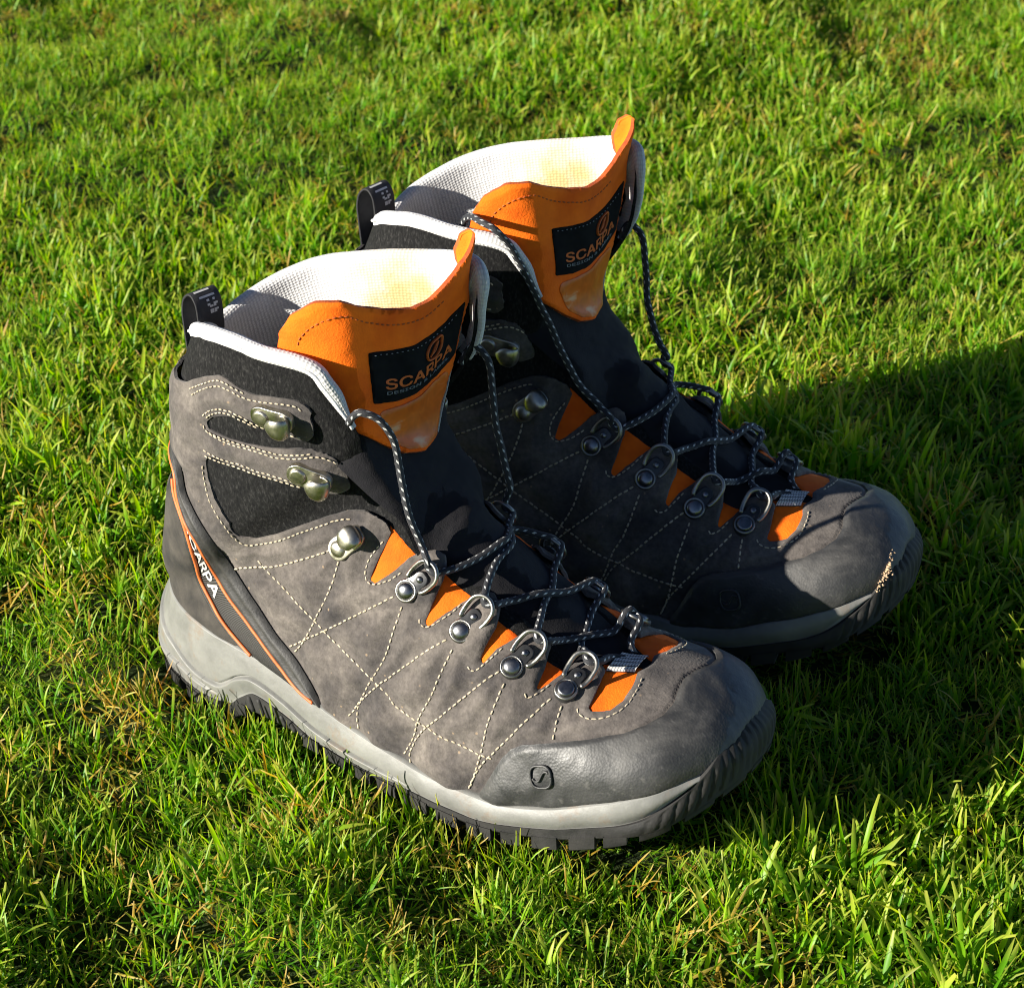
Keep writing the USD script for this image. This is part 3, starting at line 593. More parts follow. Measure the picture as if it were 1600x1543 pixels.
    def emblem(self, tc):
        s, v = SPOT["emblem"]
        for sg in (1, -1):
            def place(p2, r, h):
                c = self.ch([(s, v * sg)])[0]
                e1 = np.array([1., 0]); 
                o, ex, ey, n = self.local(s, v * sg, 3.5, (s - .5, v * sg))
                p = o + p2[:, :1] * ex + p2[:, 1:] * ey
                # drop onto the surface along the normal via nearest chart point
                return tube(p + n * h, r, 8, flat=.8)
            t = np.linspace(0, 2 * np.pi, 49)
            R = 5.1 * (1 - .055 * np.cos(4 * t))
            ring = np.stack([R * np.cos(t), R * np.sin(t)], 1)
            sl = np.array([[3.9, 1.6], [2.6, 2.2], [1.2, 1.6], [.2, .2], [-1.0, -1.6], [-2.6, -2.0], [-3.9, -.8]])
            m = cat([place(ring, .66, .35), place(smooth_line(sl, .5), .62, .35)])
            self.put("emblem", m, "cap_leather", tc)

    # ------------------------------------------------------------------ tongue
    def tongue(self):
        rows = []
        u = np.linspace(-1, 1, 15)
        for s in (4.6, 5.2, 5.8, 6.4, 7.0, 7.6, 8.2, 8.8, 9.3):
            vt = .30 if s > 5.6 else .30 - (5.6 - s) * .12
            n = self.B.N(np.full(15, s), u * vt)
            puff = 1.2 * np.cos(u * np.pi / 2) ** 2 * ss(s, 5.8, 7)
            rows.append(self.B.S(np.full(15, s), u * vt) + n * (puff - 1.6 * np.abs(u) ** 2)[:, None])
        for z, wn in ((128, 30), (136, 32), (146, 35), (160, 38), (176, 40), (190, 40)):
            y = u * wn
            rows.append(tongue_point(y, np.full(15, float(z)) - 6 * u ** 2 * (z < 150)) - tongue_normal(y, np.full(15, float(z))) * 2.2)
        R = np.array(rows)
        sp = [RectBivariateSpline(np.arange(len(R)), u, R[:, :, k]) for k in range(3)]
        rr, uu = np.meshgrid(np.linspace(0, len(R) - 1, 190), np.linspace(-1, 1, 70), indexing="ij")
        V = np.stack([p.ev(rr, uu) for p in sp], -1)
        N = np.cross(np.gradient(V, axis=0), np.gradient(V, axis=1)); N /= np.linalg.norm(N, axis=-1, keepdims=True) + 1e-9
        if N[60, 35, 0] < 0: N = -N
        wr = (meshkit.fbm(V / np.array([14., 30., 14.]), 4, self.seed + 21) - .5) * 3.2 + (meshkit.fbm(V / 5., 2, self.seed + 3) - .5) * .4
        V = V + N * (wr * ss(rr, 2, 5))[..., None]
        tg = self.put("tongue", (V.reshape(-1, 3), grid_faces(190, 70)), "tongue_cloth")
        # orange suede flap; its far corner curls back
        def curl(V, pts):
            d = V.copy()
            a = np.maximum(pts[:, 0] - 31, 0) / 10.5
            a = a * ss(pts[:, 1], 186, 208)
            on = a > 1e-4
            k = ss(pts[:, 1], 186, 208)[on]
            dy = (pts[on, 0] - 31)
            d[on, 1] += k * (10.5 * np.sin(dy / 10.5) - dy)
            d[on, 0] -= k * 10.5 * (1 - np.cos(dy / 10.5))
            w = ss(pts[:, 1], 196, 220)
            d[:, 0] += 2.2 * w * np.sin(pts[:, 0] / 11. + .7)
            return d
        lumps = lambda c, P: (meshkit.fbm(P / 17., 3, self.seed + 31) - .5) * 2.2
        fpoly = Polygon(FLAP)
        fl, E, Bk, pts = sheet(fpoly, tongue_point, tongue_normal, 1.6, 2.0, step=1.1, soft=.7, round_=1.5, disp=lumps, ragged=.12, curl=curl, back=True, seed=self.seed)
        fp = self.put("tongue_flap", fl, "orange_suede", tg)
        self.put("cut_edge", E, "orange_edge", fp)
        self.put("flap_lining", (Bk[0] , Bk[1]), "flap_lining", fp)
        fold = [(41.5, 227.8), (44, 229.2), (46.5, 229.9), (50.8, 226.8), (51.6, 222.5), (50.2, 223.4), (47, 226.2), (44, 226.4)]
        m, _ = sheet(Polygon(fold), tongue_point, lambda y, z: -tongue_normal(y, z), .6, 1.0, step=.9, soft=.8, round_=1.2, disp=lambda c, P: -lumps(c, P), curl=curl, seed=self.seed + 7)
        self.put("folded_corner", m, "orange_suede", fp)
        # smooth moulded tab at the flap's foot
        tab = [(-20, 168), (-8, 167), (4, 167), (16, 170), (24, 172), (24.5, 162), (18.5, 149), (13, 144), (2, 143), (-7, 146), (-14, 152)]
        m, _ = sheet(Polygon(tab), tongue_point, tongue_normal, 2.5, .9, step=1.2, soft=1.0, round_=3., disp=lumps, curl=curl, seed=self.seed + 1)
        self.put("tongue_tab", m, "orange_tab", tg)
        p = smooth_line(FLAP_SEAM, .8)
        P = tongue_point(p[:, 0], p[:, 1]); N_ = tongue_normal(p[:, 0], p[:, 1])
        p3 = curl(P + N_ * (1.6 + .12 + lumps(None, P))[:, None], p)
        self.put("stitching", cat(self.stitches(p3, .34, 2.6, 1.6)), "thread_orange", fp, kind="stuff")
        # woven label
        m, _ = sheet(Polygon(LABEL), tongue_point, tongue_normal, 2.5, .8, step=1.2, soft=.4, round_=.4, disp=lumps, curl=curl, seed=self.seed + 2)
        lb = self.put("woven_label", m, "label_cloth", tg)
        # label-local axes: X along the lower edge, Y up
        low = smooth_line([(-20.5, 172.5), (-10, 170), (0, 169.5), (16, 172), (28, 177.5)], .4)
        top = smooth_line([(-18.5, 194.5), (-8, 192.8), (2, 191.8), (14, 193), (22, 195), (31, 199.5)], .4)
        def lay(x, y, h):   # x, y in 0..1
            a = np.stack([np.interp(x, np.linspace(0, 1, len(low)), low[:, k]) for k in (0, 1)], 1)
            b = np.stack([np.interp(x, np.linspace(0, 1, len(top)), top[:, k]) for k in (0, 1)], 1)
            c = a * (1 - y[:, None]) + b * y[:, None]
            P = tongue_point(c[:, 0], c[:, 1])
            return curl(P + tongue_normal(c[:, 0], c[:, 1]) * (2.55 + h + lumps(None, P))[:, None], c)
        def text(txt, x0, x1, y0, y1, material, bold, sub=2):
            tm = meshkit.text_mesh(txt, 1.0, .02, bold=bold)
            for _ in range(sub): tm = tm.subdivide()
            v = np.array(tm.vertices)
            X = x0 + (v[:, 0] - v[:, 0].min()) / np.ptp(v[:, 0]) * (x1 - x0); Y = y0 + v[:, 1] * (y1 - y0)
            self.put("lettering", (lay(X, Y, .12 + v[:, 2] * 4), tm.faces), material, lb, smooth=False)
        text("SCARPA", .12, .90, .27, .46, "text_orange", True)
        text("DESIGN & LABEL", .13, .86, .17, .225, "text_grey", False, 1)
        t = np.linspace(0, 2 * np.pi, 61)
        ph = t - np.pi / 4
        R = 1 + .28 * np.maximum(np.cos(2 * ph), 0) ** 3 * (np.cos(ph) > 0) + .10 * np.maximum(np.cos(2 * ph), 0) ** 3 * (np.cos(ph) <= 0)
        lx, ly = .63 + .098 * R * np.cos(t), .70 + .175 * R * np.sin(t)
        q = lay(lx, ly, .35)
        parts = [tube(q, .72, 8, flat=.7)]
        for l in ([(.575, .60), (.60, .64), (.625, .70), (.65, .765), (.675, .81)], [(.60, .635), (.635, .65), (.66, .72), (.675, .81)]):
            l = smooth_line(l, .02); parts.append(tube(lay(l[:, 0], l[:, 1], .35), .55, 8, flat=.7))
        self.put("logo", cat(parts), "text_orange", lb)
        b = [(x, .95) for x in np.linspace(.03, .95, 14)]
        self.put("stitching", cat(self.stitches(lay(*np.array(b).T, .2), .22, 2.6, .9)), "text_grey", lb, kind="stuff")

    # ------------------------------------------------------------------ collar lining
    def collar(self):
        e = smooth_line(self.ch(EDGE_NEAR), 1.0)
        f = smooth_line(self.ch(EDGE_FAR), 1.0)[::-1]
        c = np.vstack([e, f[1:]])
        P = self.chart_p(c[:, 0], c[:, 1]); N = self.chart_n(c[:, 0], c[:, 1])
        P = P + N * self.lump(P)[:, None]
        k = np.exp(-np.linspace(-3, 3, 15) ** 2 / 2); k /= k.sum()
        Ns = np.stack([np.convolve(np.pad(N[:, i], 7, mode="edge"), k, "valid") for i in range(3)], 1)
        Ns /= np.linalg.norm(Ns, axis=1, keepdims=True)
        Nh = Ns * np.array([1, 1, 0.]); Nh /= np.linalg.norm(Nh, axis=1, keepdims=True)
        T = np.gradient(P, axis=0); T /= np.linalg.norm(T, axis=1, keepdims=True)
        U = np.cross(T, Ns); U /= np.linalg.norm(U, axis=1, keepdims=True)
        U *= np.sign(U[:, 2].mean())
        n = len(P); q = np.linspace(0, 1, n)
        thick = .42 + .58 * ss(q, 0.02, .14) * (1 - ss(q, .70, .90))
        prof = [(.1, -3.0), (.9, -1.2), (1.0, .6), (.6, 1.9), (-.4, 2.9), (-1.8, 3.3), (-3.3, 2.9), (-4.5, 1.8), (-5.2, .2)]
        rows = [P + Ns * (a * thick)[:, None] + U * (b * thick)[:, None] for a, b in prof]
        end = rows[-1]
        dsc = .30 + .70 * ss(q, .01, .13) * (1 - ss(q, .80, .97))
        D = -U - np.array([0, 0, .45]); D /= np.linalg.norm(D, axis=1, keepdims=True)
        bulge = lambda d: 1.4 * np.sin(np.clip(d / 46, 0, 1) * np.pi)
        for d in np.r_[np.arange(2, 50, 2.), np.arange(52, 84, 4.)]:
            rows.append(end - Nh * ((bulge(d) + .02 * d) * thick + .42 * max(d - 34, 0))[:, None] + D * (d * dsc)[:, None])
        V = np.stack(rows, 1)
        V = V - Nh[:, None] * ((meshkit.fbm(V / 20., 3, self.seed + 5) - .5) * 2.0)[..., None]
        dp = np.r_[0, np.cumsum(np.linalg.norm(np.diff(V[n // 2], axis=0), axis=1))]
        al = np.r_[0, np.cumsum(np.linalg.norm(np.diff(P, axis=0), axis=1))]
        uv = np.stack(np.broadcast_arrays(al[:, None] / 1000, dp[None] / 1000), -1).reshape(-1, 2)
        ln = self.put("collar_lining", (V.reshape(-1, 3), grid_faces(n, V.shape[1])[:, ::-1]), "lining", uv=uv)
        # thin bound piping at the lining's outer rim
        rim = P + Ns * 1.0 * thick[:, None] + U * (-.9 * thick)[:, None]
        self.put("collar_binding", tube(resample(rim, 1.5), .75, 8), "flap_lining", ln)
        # footbed
        ang = np.linspace(0, 2 * np.pi, 40)
        self.put("insole", (np.vstack([[80, 0, 50], np.stack([78 + 72 * np.cos(ang), 36 * np.sin(ang), 50 + 0 * ang], 1)]),
                            np.array([[0, i, i + 1] for i in range(1, 40)])), "webbing")

    # ------------------------------------------------------------------ sole
    def sole(self):
        B = self.B
        s1 = np.linspace(15.2, .35, 500)
        loop = np.vstack([B.S(s1, np.full(500, -.999)), B.S(s1[::-1], np.full(500, .999))])
        loop = resample(np.vstack([loop, loop[:1]]), 1.0)[:-1]
        n = len(loop)
        def sm(a, w):
            k = np.exp(-np.linspace(-2.5, 2.5, 2 * w + 1) ** 2 / 2); k /= k.sum()
            return np.stack([np.convolve(np.r_[x[-w:], x, x[:w]], k, "valid") for x in a.T], 1)
        loop = sm(loop, 7)
        T = np.roll(loop, -1, 0) - np.roll(loop, 1, 0); T[:, 2] = 0; T /= np.linalg.norm(T, axis=1, keepdims=True)
        O = np.stack([T[:, 1], -T[:, 0], 0 * T[:, 0]], 1)
        cen = loop.mean(0)
        if ((loop - cen) * O).sum(1).mean() < 0: O = -O
        O = sm(O, 6); O /= np.linalg.norm(O, axis=1, keepdims=True)
        x = loop[:, 0]; zf = loop[:, 2]
        near = O[:, 1] < 0
        zb_f = PchipInterpolator([-20, 0, 16, 40, 58, 64, 74, 92, 112, 140, 196, 230, 252, 271, 285, 293, 300, 306], [7, 5, 3, 4.5, 7.5, 13, 19, 15.5, 10, 9, 9.5, 16, 23.5, 31, 44, 56, 65.5, 66])
        zo_f = PchipInterpolator([-20, 20, 55, 66, 110, 140, 196, 229, 260, 285, 300, 306], [-2, -4, -4, 4, 4, 1, .5, 5.5, 15.5, 29, 40, 43])
        zt = zb_f(x); zo = zo_f(x)
        zb = np.minimum(zt, zf - 1.5)
        heel = 1 - ss(x, 0, 26)
        arc = np.arange(n) * np.linalg.norm(np.diff(loop, axis=0), axis=1).mean()
        # midsole wall
        H = 84; h = np.linspace(0, 1, H)
        out = 3.3 + heel[:, None] * 8.5 * ss(h, 0, .75)[None] * (1 - .25 * ss(h, .8, 1))[None] + 1.6 * np.sin(np.pi * np.clip(h * 1.05, 0, 1))[None] * (1 - heel[:, None] * .5)
        z = zf[:, None] + .8 + (zb - zf - .8)[:, None] * h[None]
        g1 = PchipInterpolator([-3, 2, 12, 26, 38, 50, 62, 74, 92, 112, 140, 175], [.22, .30, .42, .60, .70, .72, .56, .52, .56, .62, .7, .8])
        g2 = PchipInterpolator([-3, 2, 14, 26, 44, 60], [.62, .70, .78, .80, .84, .93])
        span = np.maximum((zf - zb), 1)
        for g, lim, dep in ((g1, 170, 1.5), (g2, 58, 1.1)):
            dd = (h[None] - g(np.clip(x, -3, 175 if lim > 60 else 60))[:, None]) * span[:, None]
            fade = (1 - ss(x, lim - 25, lim))[:, None]
            out = out - dep * np.exp(-(dd / .62) ** 2) * fade
            out = out + 1.0 * ss(dd, 0, 1.2) * (1 - ss(dd, 1.2, 10)) * fade
        V = loop[:, None] + O[:, None] * out[..., None]; V[..., 2] = z
        lip = np.stack([loop - O * 2.0, loop + O * 1.2, loop + O * 2.4], 1)
        lip[:, 0, 2] = zf + 1.6; lip[:, 1, 2] = zf + 1.7; lip[:, 2, 2] = zf + 1.5
        V = np.concatenate([lip, V], 1)
        V = V + O[:, None] * ((meshkit.fbm(V / 9., 3, self.seed + 41) - .5) * .5)[..., None]
        ms = self.put("midsole", (V.reshape(-1, 3), self.ring(n, V.shape[1])), "midsole")
        # outsole band, rising into the ribbed toe bumper
        dz = zt - zf
        rows = []
        bump_k = ss(x, 252, 280)
        lean = PchipInterpolator([-20, 0, 3, 6, 9, 12, 20], [0, 0, .5, 2.2, 5.6, 9.6, 20])
        K = 44
        zl = zo + 6.5 - 3.5 * bump_k
        for j in range(K):
            tq = j / (K - 1)
            zz = zl + (zt + .3 - zl) * tq
            o = 4.4 + heel * 6.0 + bump_k * 1.6 * np.sin(np.pi * (.15 + .8 * tq)) - lean(np.clip(zz - zf, -20, 20)) + bump_k * .2 - (1 - bump_k) * .4
            phase = np.mod(arc / 4.6 + (zz - 40) * .055 * np.clip(O[:, 1] * 1.6, -1, 1), 1) - .5
            rib = -.95 * np.exp(-(phase / .13) ** 2) * ss(x, 268, 284) * ss(tq, .05, .25) * (1 - ss(tq, .80, .97))
            p = loop + O * (o + rib)[:, None]; p[:, 2] = zz
            rows.append(p)
        p = loop + O * (4.4 + heel * 6 - lean(np.clip(zt - zf, -20, 20)) - 2.2)[:, None]; p[:, 2] = zt + .2; rows.append(p)
        p = loop - O * 6 * (1 - bump_k)[:, None] - O * (lean(np.clip(zt - zf, -20, 20)) + 2)[:, None] * bump_k[:, None]; p[:, 2] = zt - .8; rows.append(p)
        p = loop + O * (3.6 + heel * 5.5)[:, None]; p[:, 2] = zl - 1.0
        p2 = loop - O * 14; p2[:, 2] = zl - 1.0
        V = np.stack([p2, p] + rows, 1)
        V = V + O[:, None] * ((meshkit.fbm(V / 8., 3, self.seed + 42) - .5) * .5)[..., None]
        osl = self.put("outsole", (V.reshape(-1, 3), self.ring(n, V.shape[1])), "rubber")
        # bottom plate
        inner = loop - O * 12; inner[:, 2] = zl - .6
        mid = inner.copy(); mid[:, 1] *= .02
        self.put("sole_plate", (np.stack([inner, mid], 1).reshape(-1, 3), self.ring(n, 2)), "rubber", osl)
        # lugs round the edge
        i = 0; rr = np.random.default_rng(self.seed)
        while i < n - 6:
            L = int(rr.integers(9, 14))
            idx = (np.arange(i, i + L + 1)) % n
            xm = x[idx].mean()
            if 68 < xm < 104: i += L + 4; continue
            top, bot = zl[idx] + .6, zo[idx]
            o0 = 4.6 + heel[idx] * 6 + bump_k[idx] * 1.0
            a = loop[idx] + O[idx] * o0[:, None]; a[:, 2] = top
            b_ = loop[idx] + O[idx] * (o0 - .5)[:, None]; b_[:, 2] = bot + .8
            c_ = loop[idx] + O[idx] * (o0 - 1.3)[:, None]; c_[:, 2] = bot
            d_ = loop[idx] + O[idx] * (o0 - 15)[:, None]; d_[:, 2] = bot
            e_ = loop[idx] + O[idx] * (o0 - 16)[:, None]; e_[:, 2] = top
            R = np.stack([a, b_, c_, d_, e_], 1)
            m = len(idx); f = grid_faces(m, 5)
            caps_ = []
            for r0 in (0, m - 1):
                k = np.arange(5) + r0 * 5
                caps_.append([[k[0], k[1], k[2]], [k[0], k[2], k[3]], [k[0], k[3], k[4]]])
            self.put("lug", (R.reshape(-1, 3), np.vstack([f] + [np.array(c) for c in caps_])), "rubber", osl, smooth=False)
            i += L + int(rr.integers(4, 7))
        # arch ribs in the recess on each side
        for sg in (-1, 1):
            parts = []
            for xr in np.arange(70, 108, 6.5):
                k = np.argmin(np.abs(x - xr) + 1000 * (np.sign(O[:, 1]) != sg))
                pa = loop[k] + O[k] * 3.8; pb = loop[k + 0] + O[k] * 4.4 + np.array([3.0, 0, 0])
                pa[2] = zb[k] - 1; pb[2] = zl[k]
                parts.append(tube(np.linspace(pa, pb, 5), 1.3, 8))
            self.put("arch_ribs", cat(parts), "rubber", osl)
        if self.lace == "back":   # sand caught along the bumper's rim
            parts = []
            sel = np.where((x > 284) & (O[:, 1] < -.12) & (O[:, 1] > -.62))[0]
            pr = np.exp(-((sel - sel.mean()) / (len(sel) * .3)) ** 2) * (.15 + meshkit.noise(np.c_[sel / 5., sel * 0, sel * 0], 4) ** 2); pr /= pr.sum()
            for k in rr.choice(sel, 170, p=pr):
                o = 4.4 - lean(np.clip(zt[k] - zf[k], -20, 20)) + rr.normal(.6, 1.0)
                q = loop[k] + O[k] * o; q[2] = zt[k] + rr.uniform(.4, 2.2)
                m = trimesh.creation.icosphere(0, rr.uniform(.2, .75)); parts.append((np.array(m.vertices) * rr.uniform(.6, 1.2, 3) + q, m.faces))
            self.put("dirt", cat(parts), "dirt", kind="stuff")

    def ring(self, n, c):
        f = grid_faces(n, c)
        j = np.arange(c - 1)
        a, b, c2, d = (n - 1) * c + j, (n - 1) * c + j + 1, j + 1, j
        q = np.vstack([np.stack([a, b, c2], 1), np.stack([a, c2, d], 1)])
        return np.vstack([f, q])

    # ------------------------------------------------------------------ hooks and rings
    def hardware(self):
        dome = lathe([(0, 2.0), (1.3, 1.95), (2.5, 1.65), (3.3, 1.1), (3.75, .4), (3.85, -.8)], 22)
        flat = lathe([(0, 1.7), (2.6, 1.65), (3.3, 1.4), (3.8, .7), (3.9, -.8)], 22)
        washer = lathe([(3.6, -.4), (3.9, .55), (4.6, .7), (5.0, .2), (5.1, -1.0)], 24)
        self.ring_ends = {}
        for sg in (1, -1):
            for k in (1, 2, 3, 4):
                s, v = SPOT[f"s{k}"]; r = SPOT[f"r{k}"]
                o, ex, ey, n = self.local(s, v * sg, 3.0, (r[0], r[1] * sg))
                plate = self.outline_plate([(-5.2, 0), (-3.7, 3.7), (0, 5.2), (3.6, 4.2), (6.0, 3.6), (9.2, 3.4), (11, 2.2), (11.4, 0)], 1.3)
                e = self.put("ring_eyelet", frame_mesh(plate, o, ex, ey, n), "black_metal")
                self.put("washer", frame_mesh(washer, o + n * 1.0, ex, ey, n), "ring_metal", e)
                self.put("stud", frame_mesh(dome if k != 4 else flat, o + n * 1.2, ex, ey, n), "gunmetal", e)
                self.put("rivet", frame_mesh(lathe([(0, .9), (1.0, .8), (1.5, .3), (1.6, -.4)], 14), o + ex * 8.0 + n * 1.3, ex, ey, n), "gunmetal", e)
                a = np.linspace(-np.pi / 2, np.pi / 2, 15)
                u = np.r_[[4.4, 6.5, 9.0, 11.0], 12.6 + 5.4 * np.cos(a), [11.0, 9.0, 6.5, 4.4]]
                w = np.r_[[-4.4, -5.2, -5.6, -5.65], 5.6 * np.sin(a), [5.65, 5.6, 5.2, 4.4]]
                p = o + u[:, None] * ex + w[:, None] * ey + (1.2 + (3.0 if sg > 0 else 1.2) * ss(u, 5, 18))[:, None] * n
                self.put("wire_loop", tube(resample(p, .8), 1.15, 10, flat=.85), "ring_metal", e)
                self.ring_ends[(sg, k)] = (o, ex, ey, n)
            for k, de in (("h3", "k3"), ("h2", "h2e"), ("h1", "h1e")):
                s, v = SPOT[k]; r = SPOT[de]
                o, ex, ey, n = self.local(s, v * sg, 3.0 if k == "h3" else 2.6, (r[0], r[1] * sg))
                plate = self.outline_plate([(-5.3, 0), (-3.8, 3.8), (0, 5.3), (5, 5.0), (10, 4.9), (13.5, 3.6), (14.8, 0)], 1.4)
                e = self.put("lace_hook", frame_mesh(plate, o, ex, ey, n), "nickel")
                if k == "h3": self.put("stud", frame_mesh(dome, o + n * 1.2, ex, ey, n), "nickel", e)
                else: self.put("stud", frame_mesh(flat, o + n * .9, ex, ey, n), "nickel", e)
                # curled hook: a rounded tongue of sheet metal rising and bending back
                path = np.array([(9.5, .8), (12.2, 1.3), (14.2, 3.0), (14.6, 5.4), (12.8, 7.5), (9.6, 8.1), (6.6, 7.2), (4.9, 5.6)])
                path = smooth_line(path, .55)
                t = np.linspace(0, 1, len(path))
                half = np.interp(t, [0, .3, .55, .8, .93, 1], [3.6, 4.4, 5.0, 4.6, 3.2, 1.2])
                tg = np.gradient(path, axis=0); tg /= np.linalg.norm(tg, axis=1, keepdims=True)
                nn = np.stack([-tg[:, 1], tg[:, 0]], 1)
                ang = np.linspace(0, 2 * np.pi, 25)[:-1]
                ca, sa = np.cos(ang), np.sin(ang)
                cx = np.sign(ca) * np.abs(ca) ** .7; cz = np.sign(sa) * np.abs(sa) ** .8
                dish = -1.5 * (cx ** 2)
                V = []
                for i in range(len(path)):
                    off = cz * .75 - dish * .55
                    V.append(np.stack([path[i, 0] + nn[i, 0] * off, half[i] * cx, path[i, 1] + nn[i, 1] * off], 1))
                V = np.array(V); m = len(V)
                f = grid_faces(m, 24, True)
                v = np.vstack([V.reshape(-1, 3), V[-1].mean(0), V[0].mean(0)])
                kk = np.arange(24); k2 = (kk + 1) % 24
                f = np.vstack([f, np.stack([(m - 1) * 24 + kk, (m - 1) * 24 + k2, kk * 0 + m * 24], 1), np.stack([k2, kk, kk * 0 + m * 24 + 1], 1)])
                self.put("hook", frame_mesh((v, f), o, ex, ey, n), "nickel", e)
        # striped keeper loop at the foot of the tongue
        a, b = SPOT["web0"], SPOT["web1"]
        m, uv = self.loft([(a[0] + .0, a[1] - .06), (b[0] - .06, b[1] - .08)], [(a[0] - .02, a[1] + .11), (b[0] - .06, b[1] + .09)], [1.0, 2.6, 3.1, 3.2, 3.1, 2.6, 1.0], [0, .08, .3, .5, .7, .92, 1], n=30)
        self.put("lace_keeper", m, "toe_web", uv=uv)

    def outline_plate(self, half, t):
        p = smooth_line(np.array(half, float), .6)
        p = np.vstack([p, p[::-1][1:-1] * [1, -1]])
        poly = Polygon(p)
        inner = np.array(poly.buffer(-.5).exterior.coords)[:-1]
        inner = resample(np.vstack([inner, inner[:1]]), .8)[:-1]
        outer = np.array([np.array(shapely.get_coordinates(poly.exterior.interpolate(poly.exterior.project(shapely.Point(q)))))[0] for q in inner])
        n = len(inner)
        V = np.vstack([np.c_[outer, np.full(n, -1.5)], np.c_[outer, np.full(n, t - .45)], np.c_[inner, np.full(n, t)], [[inner[:, 0].mean(), 0, t]]])
        f = grid_faces(3, n, True)
        k = np.arange(n)
        f = np.vstack([f, np.stack([2 * n + k, 2 * n + (k + 1) % n, k * 0 + 3 * n], 1)])
        return V, f

    # ------------------------------------------------------------------ laces
    def lace_tube(self, pts, parent, jitter=.25):
        p = smooth_line(pts, .9, 400)
        p = p + (meshkit.noise(np.c_[p / 9., ] , self.seed + 77)[:, None] - .5) * jitter * 2
        sides = 14; n = len(p)
        v, f = tube(p, 1.6, sides, caps=False)
        al = np.r_[0, np.cumsum(np.linalg.norm(np.diff(p, axis=0), axis=1))]
        v = v.reshape(n, sides, 3)
        ang = np.arange(sides) * 2 * np.pi / sides
        amp = 1 + .07 * np.cos(3 * ang[None] + al[:, None] * 2.2) * np.cos(3 * ang[None] - al[:, None] * 2.2)
        v = p[:, None] + (v - p[:, None]) * amp[..., None]
        # seam column for the texture
        v = np.concatenate([v, v[:, :1]], 1)
        uv = np.stack(np.broadcast_arrays((np.arange(sides + 1) / sides)[None], al[:, None] / 1000 + .013 * len(pts)), -1).reshape(-1, 2)
        self.put("lace", (v.reshape(-1, 3), grid_faces(n, sides + 1)[:, ::-1]), "lace", parent, uv=uv)

    def laces(self):
        R = self.ring_ends
        def at(sg, k, u, w, h):
            o, ex, ey, n = R[(sg, k)]
            return o + ex * u + ey * w * sg + n * h
        def over(s, v, h):
            return self.on(s, v, h)[0]
        root = None
        # long ends
        a = [np.array(q, float) for q in LACE_NEAR[self.lace]] + [at(1, 1, 17.2, 3.5, 5.0), at(1, 1, 15.2, 1.5, 3.0), at(1, 1, 16.2, -2.5, 3.0)]
        cross = lambda s, h: over(s, 0., h)
        segs = []
        mids = {1: 8.75, 2: 7.65, 3: 6.65}
        # near ring k -> far ring k+1 and the other way, crossing over the tongue
        P_ = lambda l, h: [over(q[0], q[1], hh) for q, hh in zip(l, h)]
        near = list(a)
        near += P_([(8.38, -.117), (8.25, .03), (8.45, .17)], [1.8, 2.8, 2.2]) + [at(-1, 2, 17.0, 2.5, 2.8), at(-1, 2, 15.2, 0, 3.0), at(-1, 2, 17.0, -3.0, 2.4)]
        near += P_([(7.42, .15), (7.2, .04), (7.1, -.08)], [1.2, .6, 1.2]) + [at(1, 3, 17.6, 2.5, 2.8), at(1, 3, 15.2, 0, 3.0), at(1, 3, 17.4, -3.0, 2.4)]
        near += P_([(6.53, -.14), (6.29, -.02), (6.1, .09)], [1.8, 2.6, 1.8]) + [at(-1, 4, 16.8, 2.5, 4.4), at(-1, 4, 15.0, 0, 3.0), at(-1, 4, 16.8, -3.0, 2.4), over(5.70, .08, 2.2), over(5.50, .02, 1.5)]
        far = [np.array(q, float) for q in LACE_FAR[self.lace]] + [at(-1, 1, 17.2, 3.5, 5.2), at(-1, 1, 15.2, 1.5, 3.0), at(-1, 1, 16.4, -2.5, 3.0)]
        far += P_([(8.55, .17), (8.15, .07), (8.06, -.09)], [1.6, .8, 1.4]) + [at(1, 2, 17.6, 2.5, 2.8), at(1, 2, 15.2, 0, 3.0), at(1, 2, 17.4, -3.0, 2.4)]
        far += P_([(7.5, -.16), (7.28, -.06), (7.03, .07)], [1.8, 2.8, 2.4]) + [at(-1, 3, 17.0, 2.5, 2.8), at(-1, 3, 15.2, 0, 3.0), at(-1, 3, 17.0, -3.0, 2.4)]
        far += P_([(6.56, .12), (6.41, .0), (6.30, -.10)], [1.2, .5, 1.2]) + [at(1, 4, 17.2, 2.5, 2.8), at(1, 4, 15.0, 0, 3.0), at(1, 4, 16.8, -3.0, 2.4), over(5.76, -.10, 2.4), over(5.58, -.05, 1.6)]
        self.lace_tube(near, self.path)
        self.lace_tube(far, self.path)

    # ------------------------------------------------------------------ pull loop
    def loop(self):
        path = np.array([(23, 158), (21.5, 170), (20.4, 179), (21.2, 186.5), (24.3, 190.8), (28.3, 191.2), (31.0, 187), (31.8, 181), (32, 174)], float)
        p = smooth_line(path, .9); n = len(p)
        tg = np.gradient(p, axis=0); tg /= np.linalg.norm(tg, axis=1, keepdims=True)
        nn = np.stack([tg[:, 1], -tg[:, 0]], 1) * -1
        w = np.array([-1, -.97, -.5, 0, .5, .97, 1]) * 6.9
        th = np.array([.0, .65, .7, .7, .7, .65, .0])
        rows = []
        for sg in (1, -1):
            r = np.stack([p[:, 0, None] + nn[:, 0, None] * th * sg, np.repeat(w[None], n, 0) - 2.0, p[:, 1, None] + nn[:, 1, None] * th * sg], -1)
            rows.append(r)
        yaw = math.radians(16)
        def rot(v):
            q = v - np.array([26, -2, 0])
            return np.stack([q[..., 0] * math.cos(yaw) + q[..., 1] * math.sin(yaw) + 26, -q[..., 0] * math.sin(yaw) + q[..., 1] * math.cos(yaw) - 2, q[..., 2]], -1)
        f = grid_faces(n, 7)
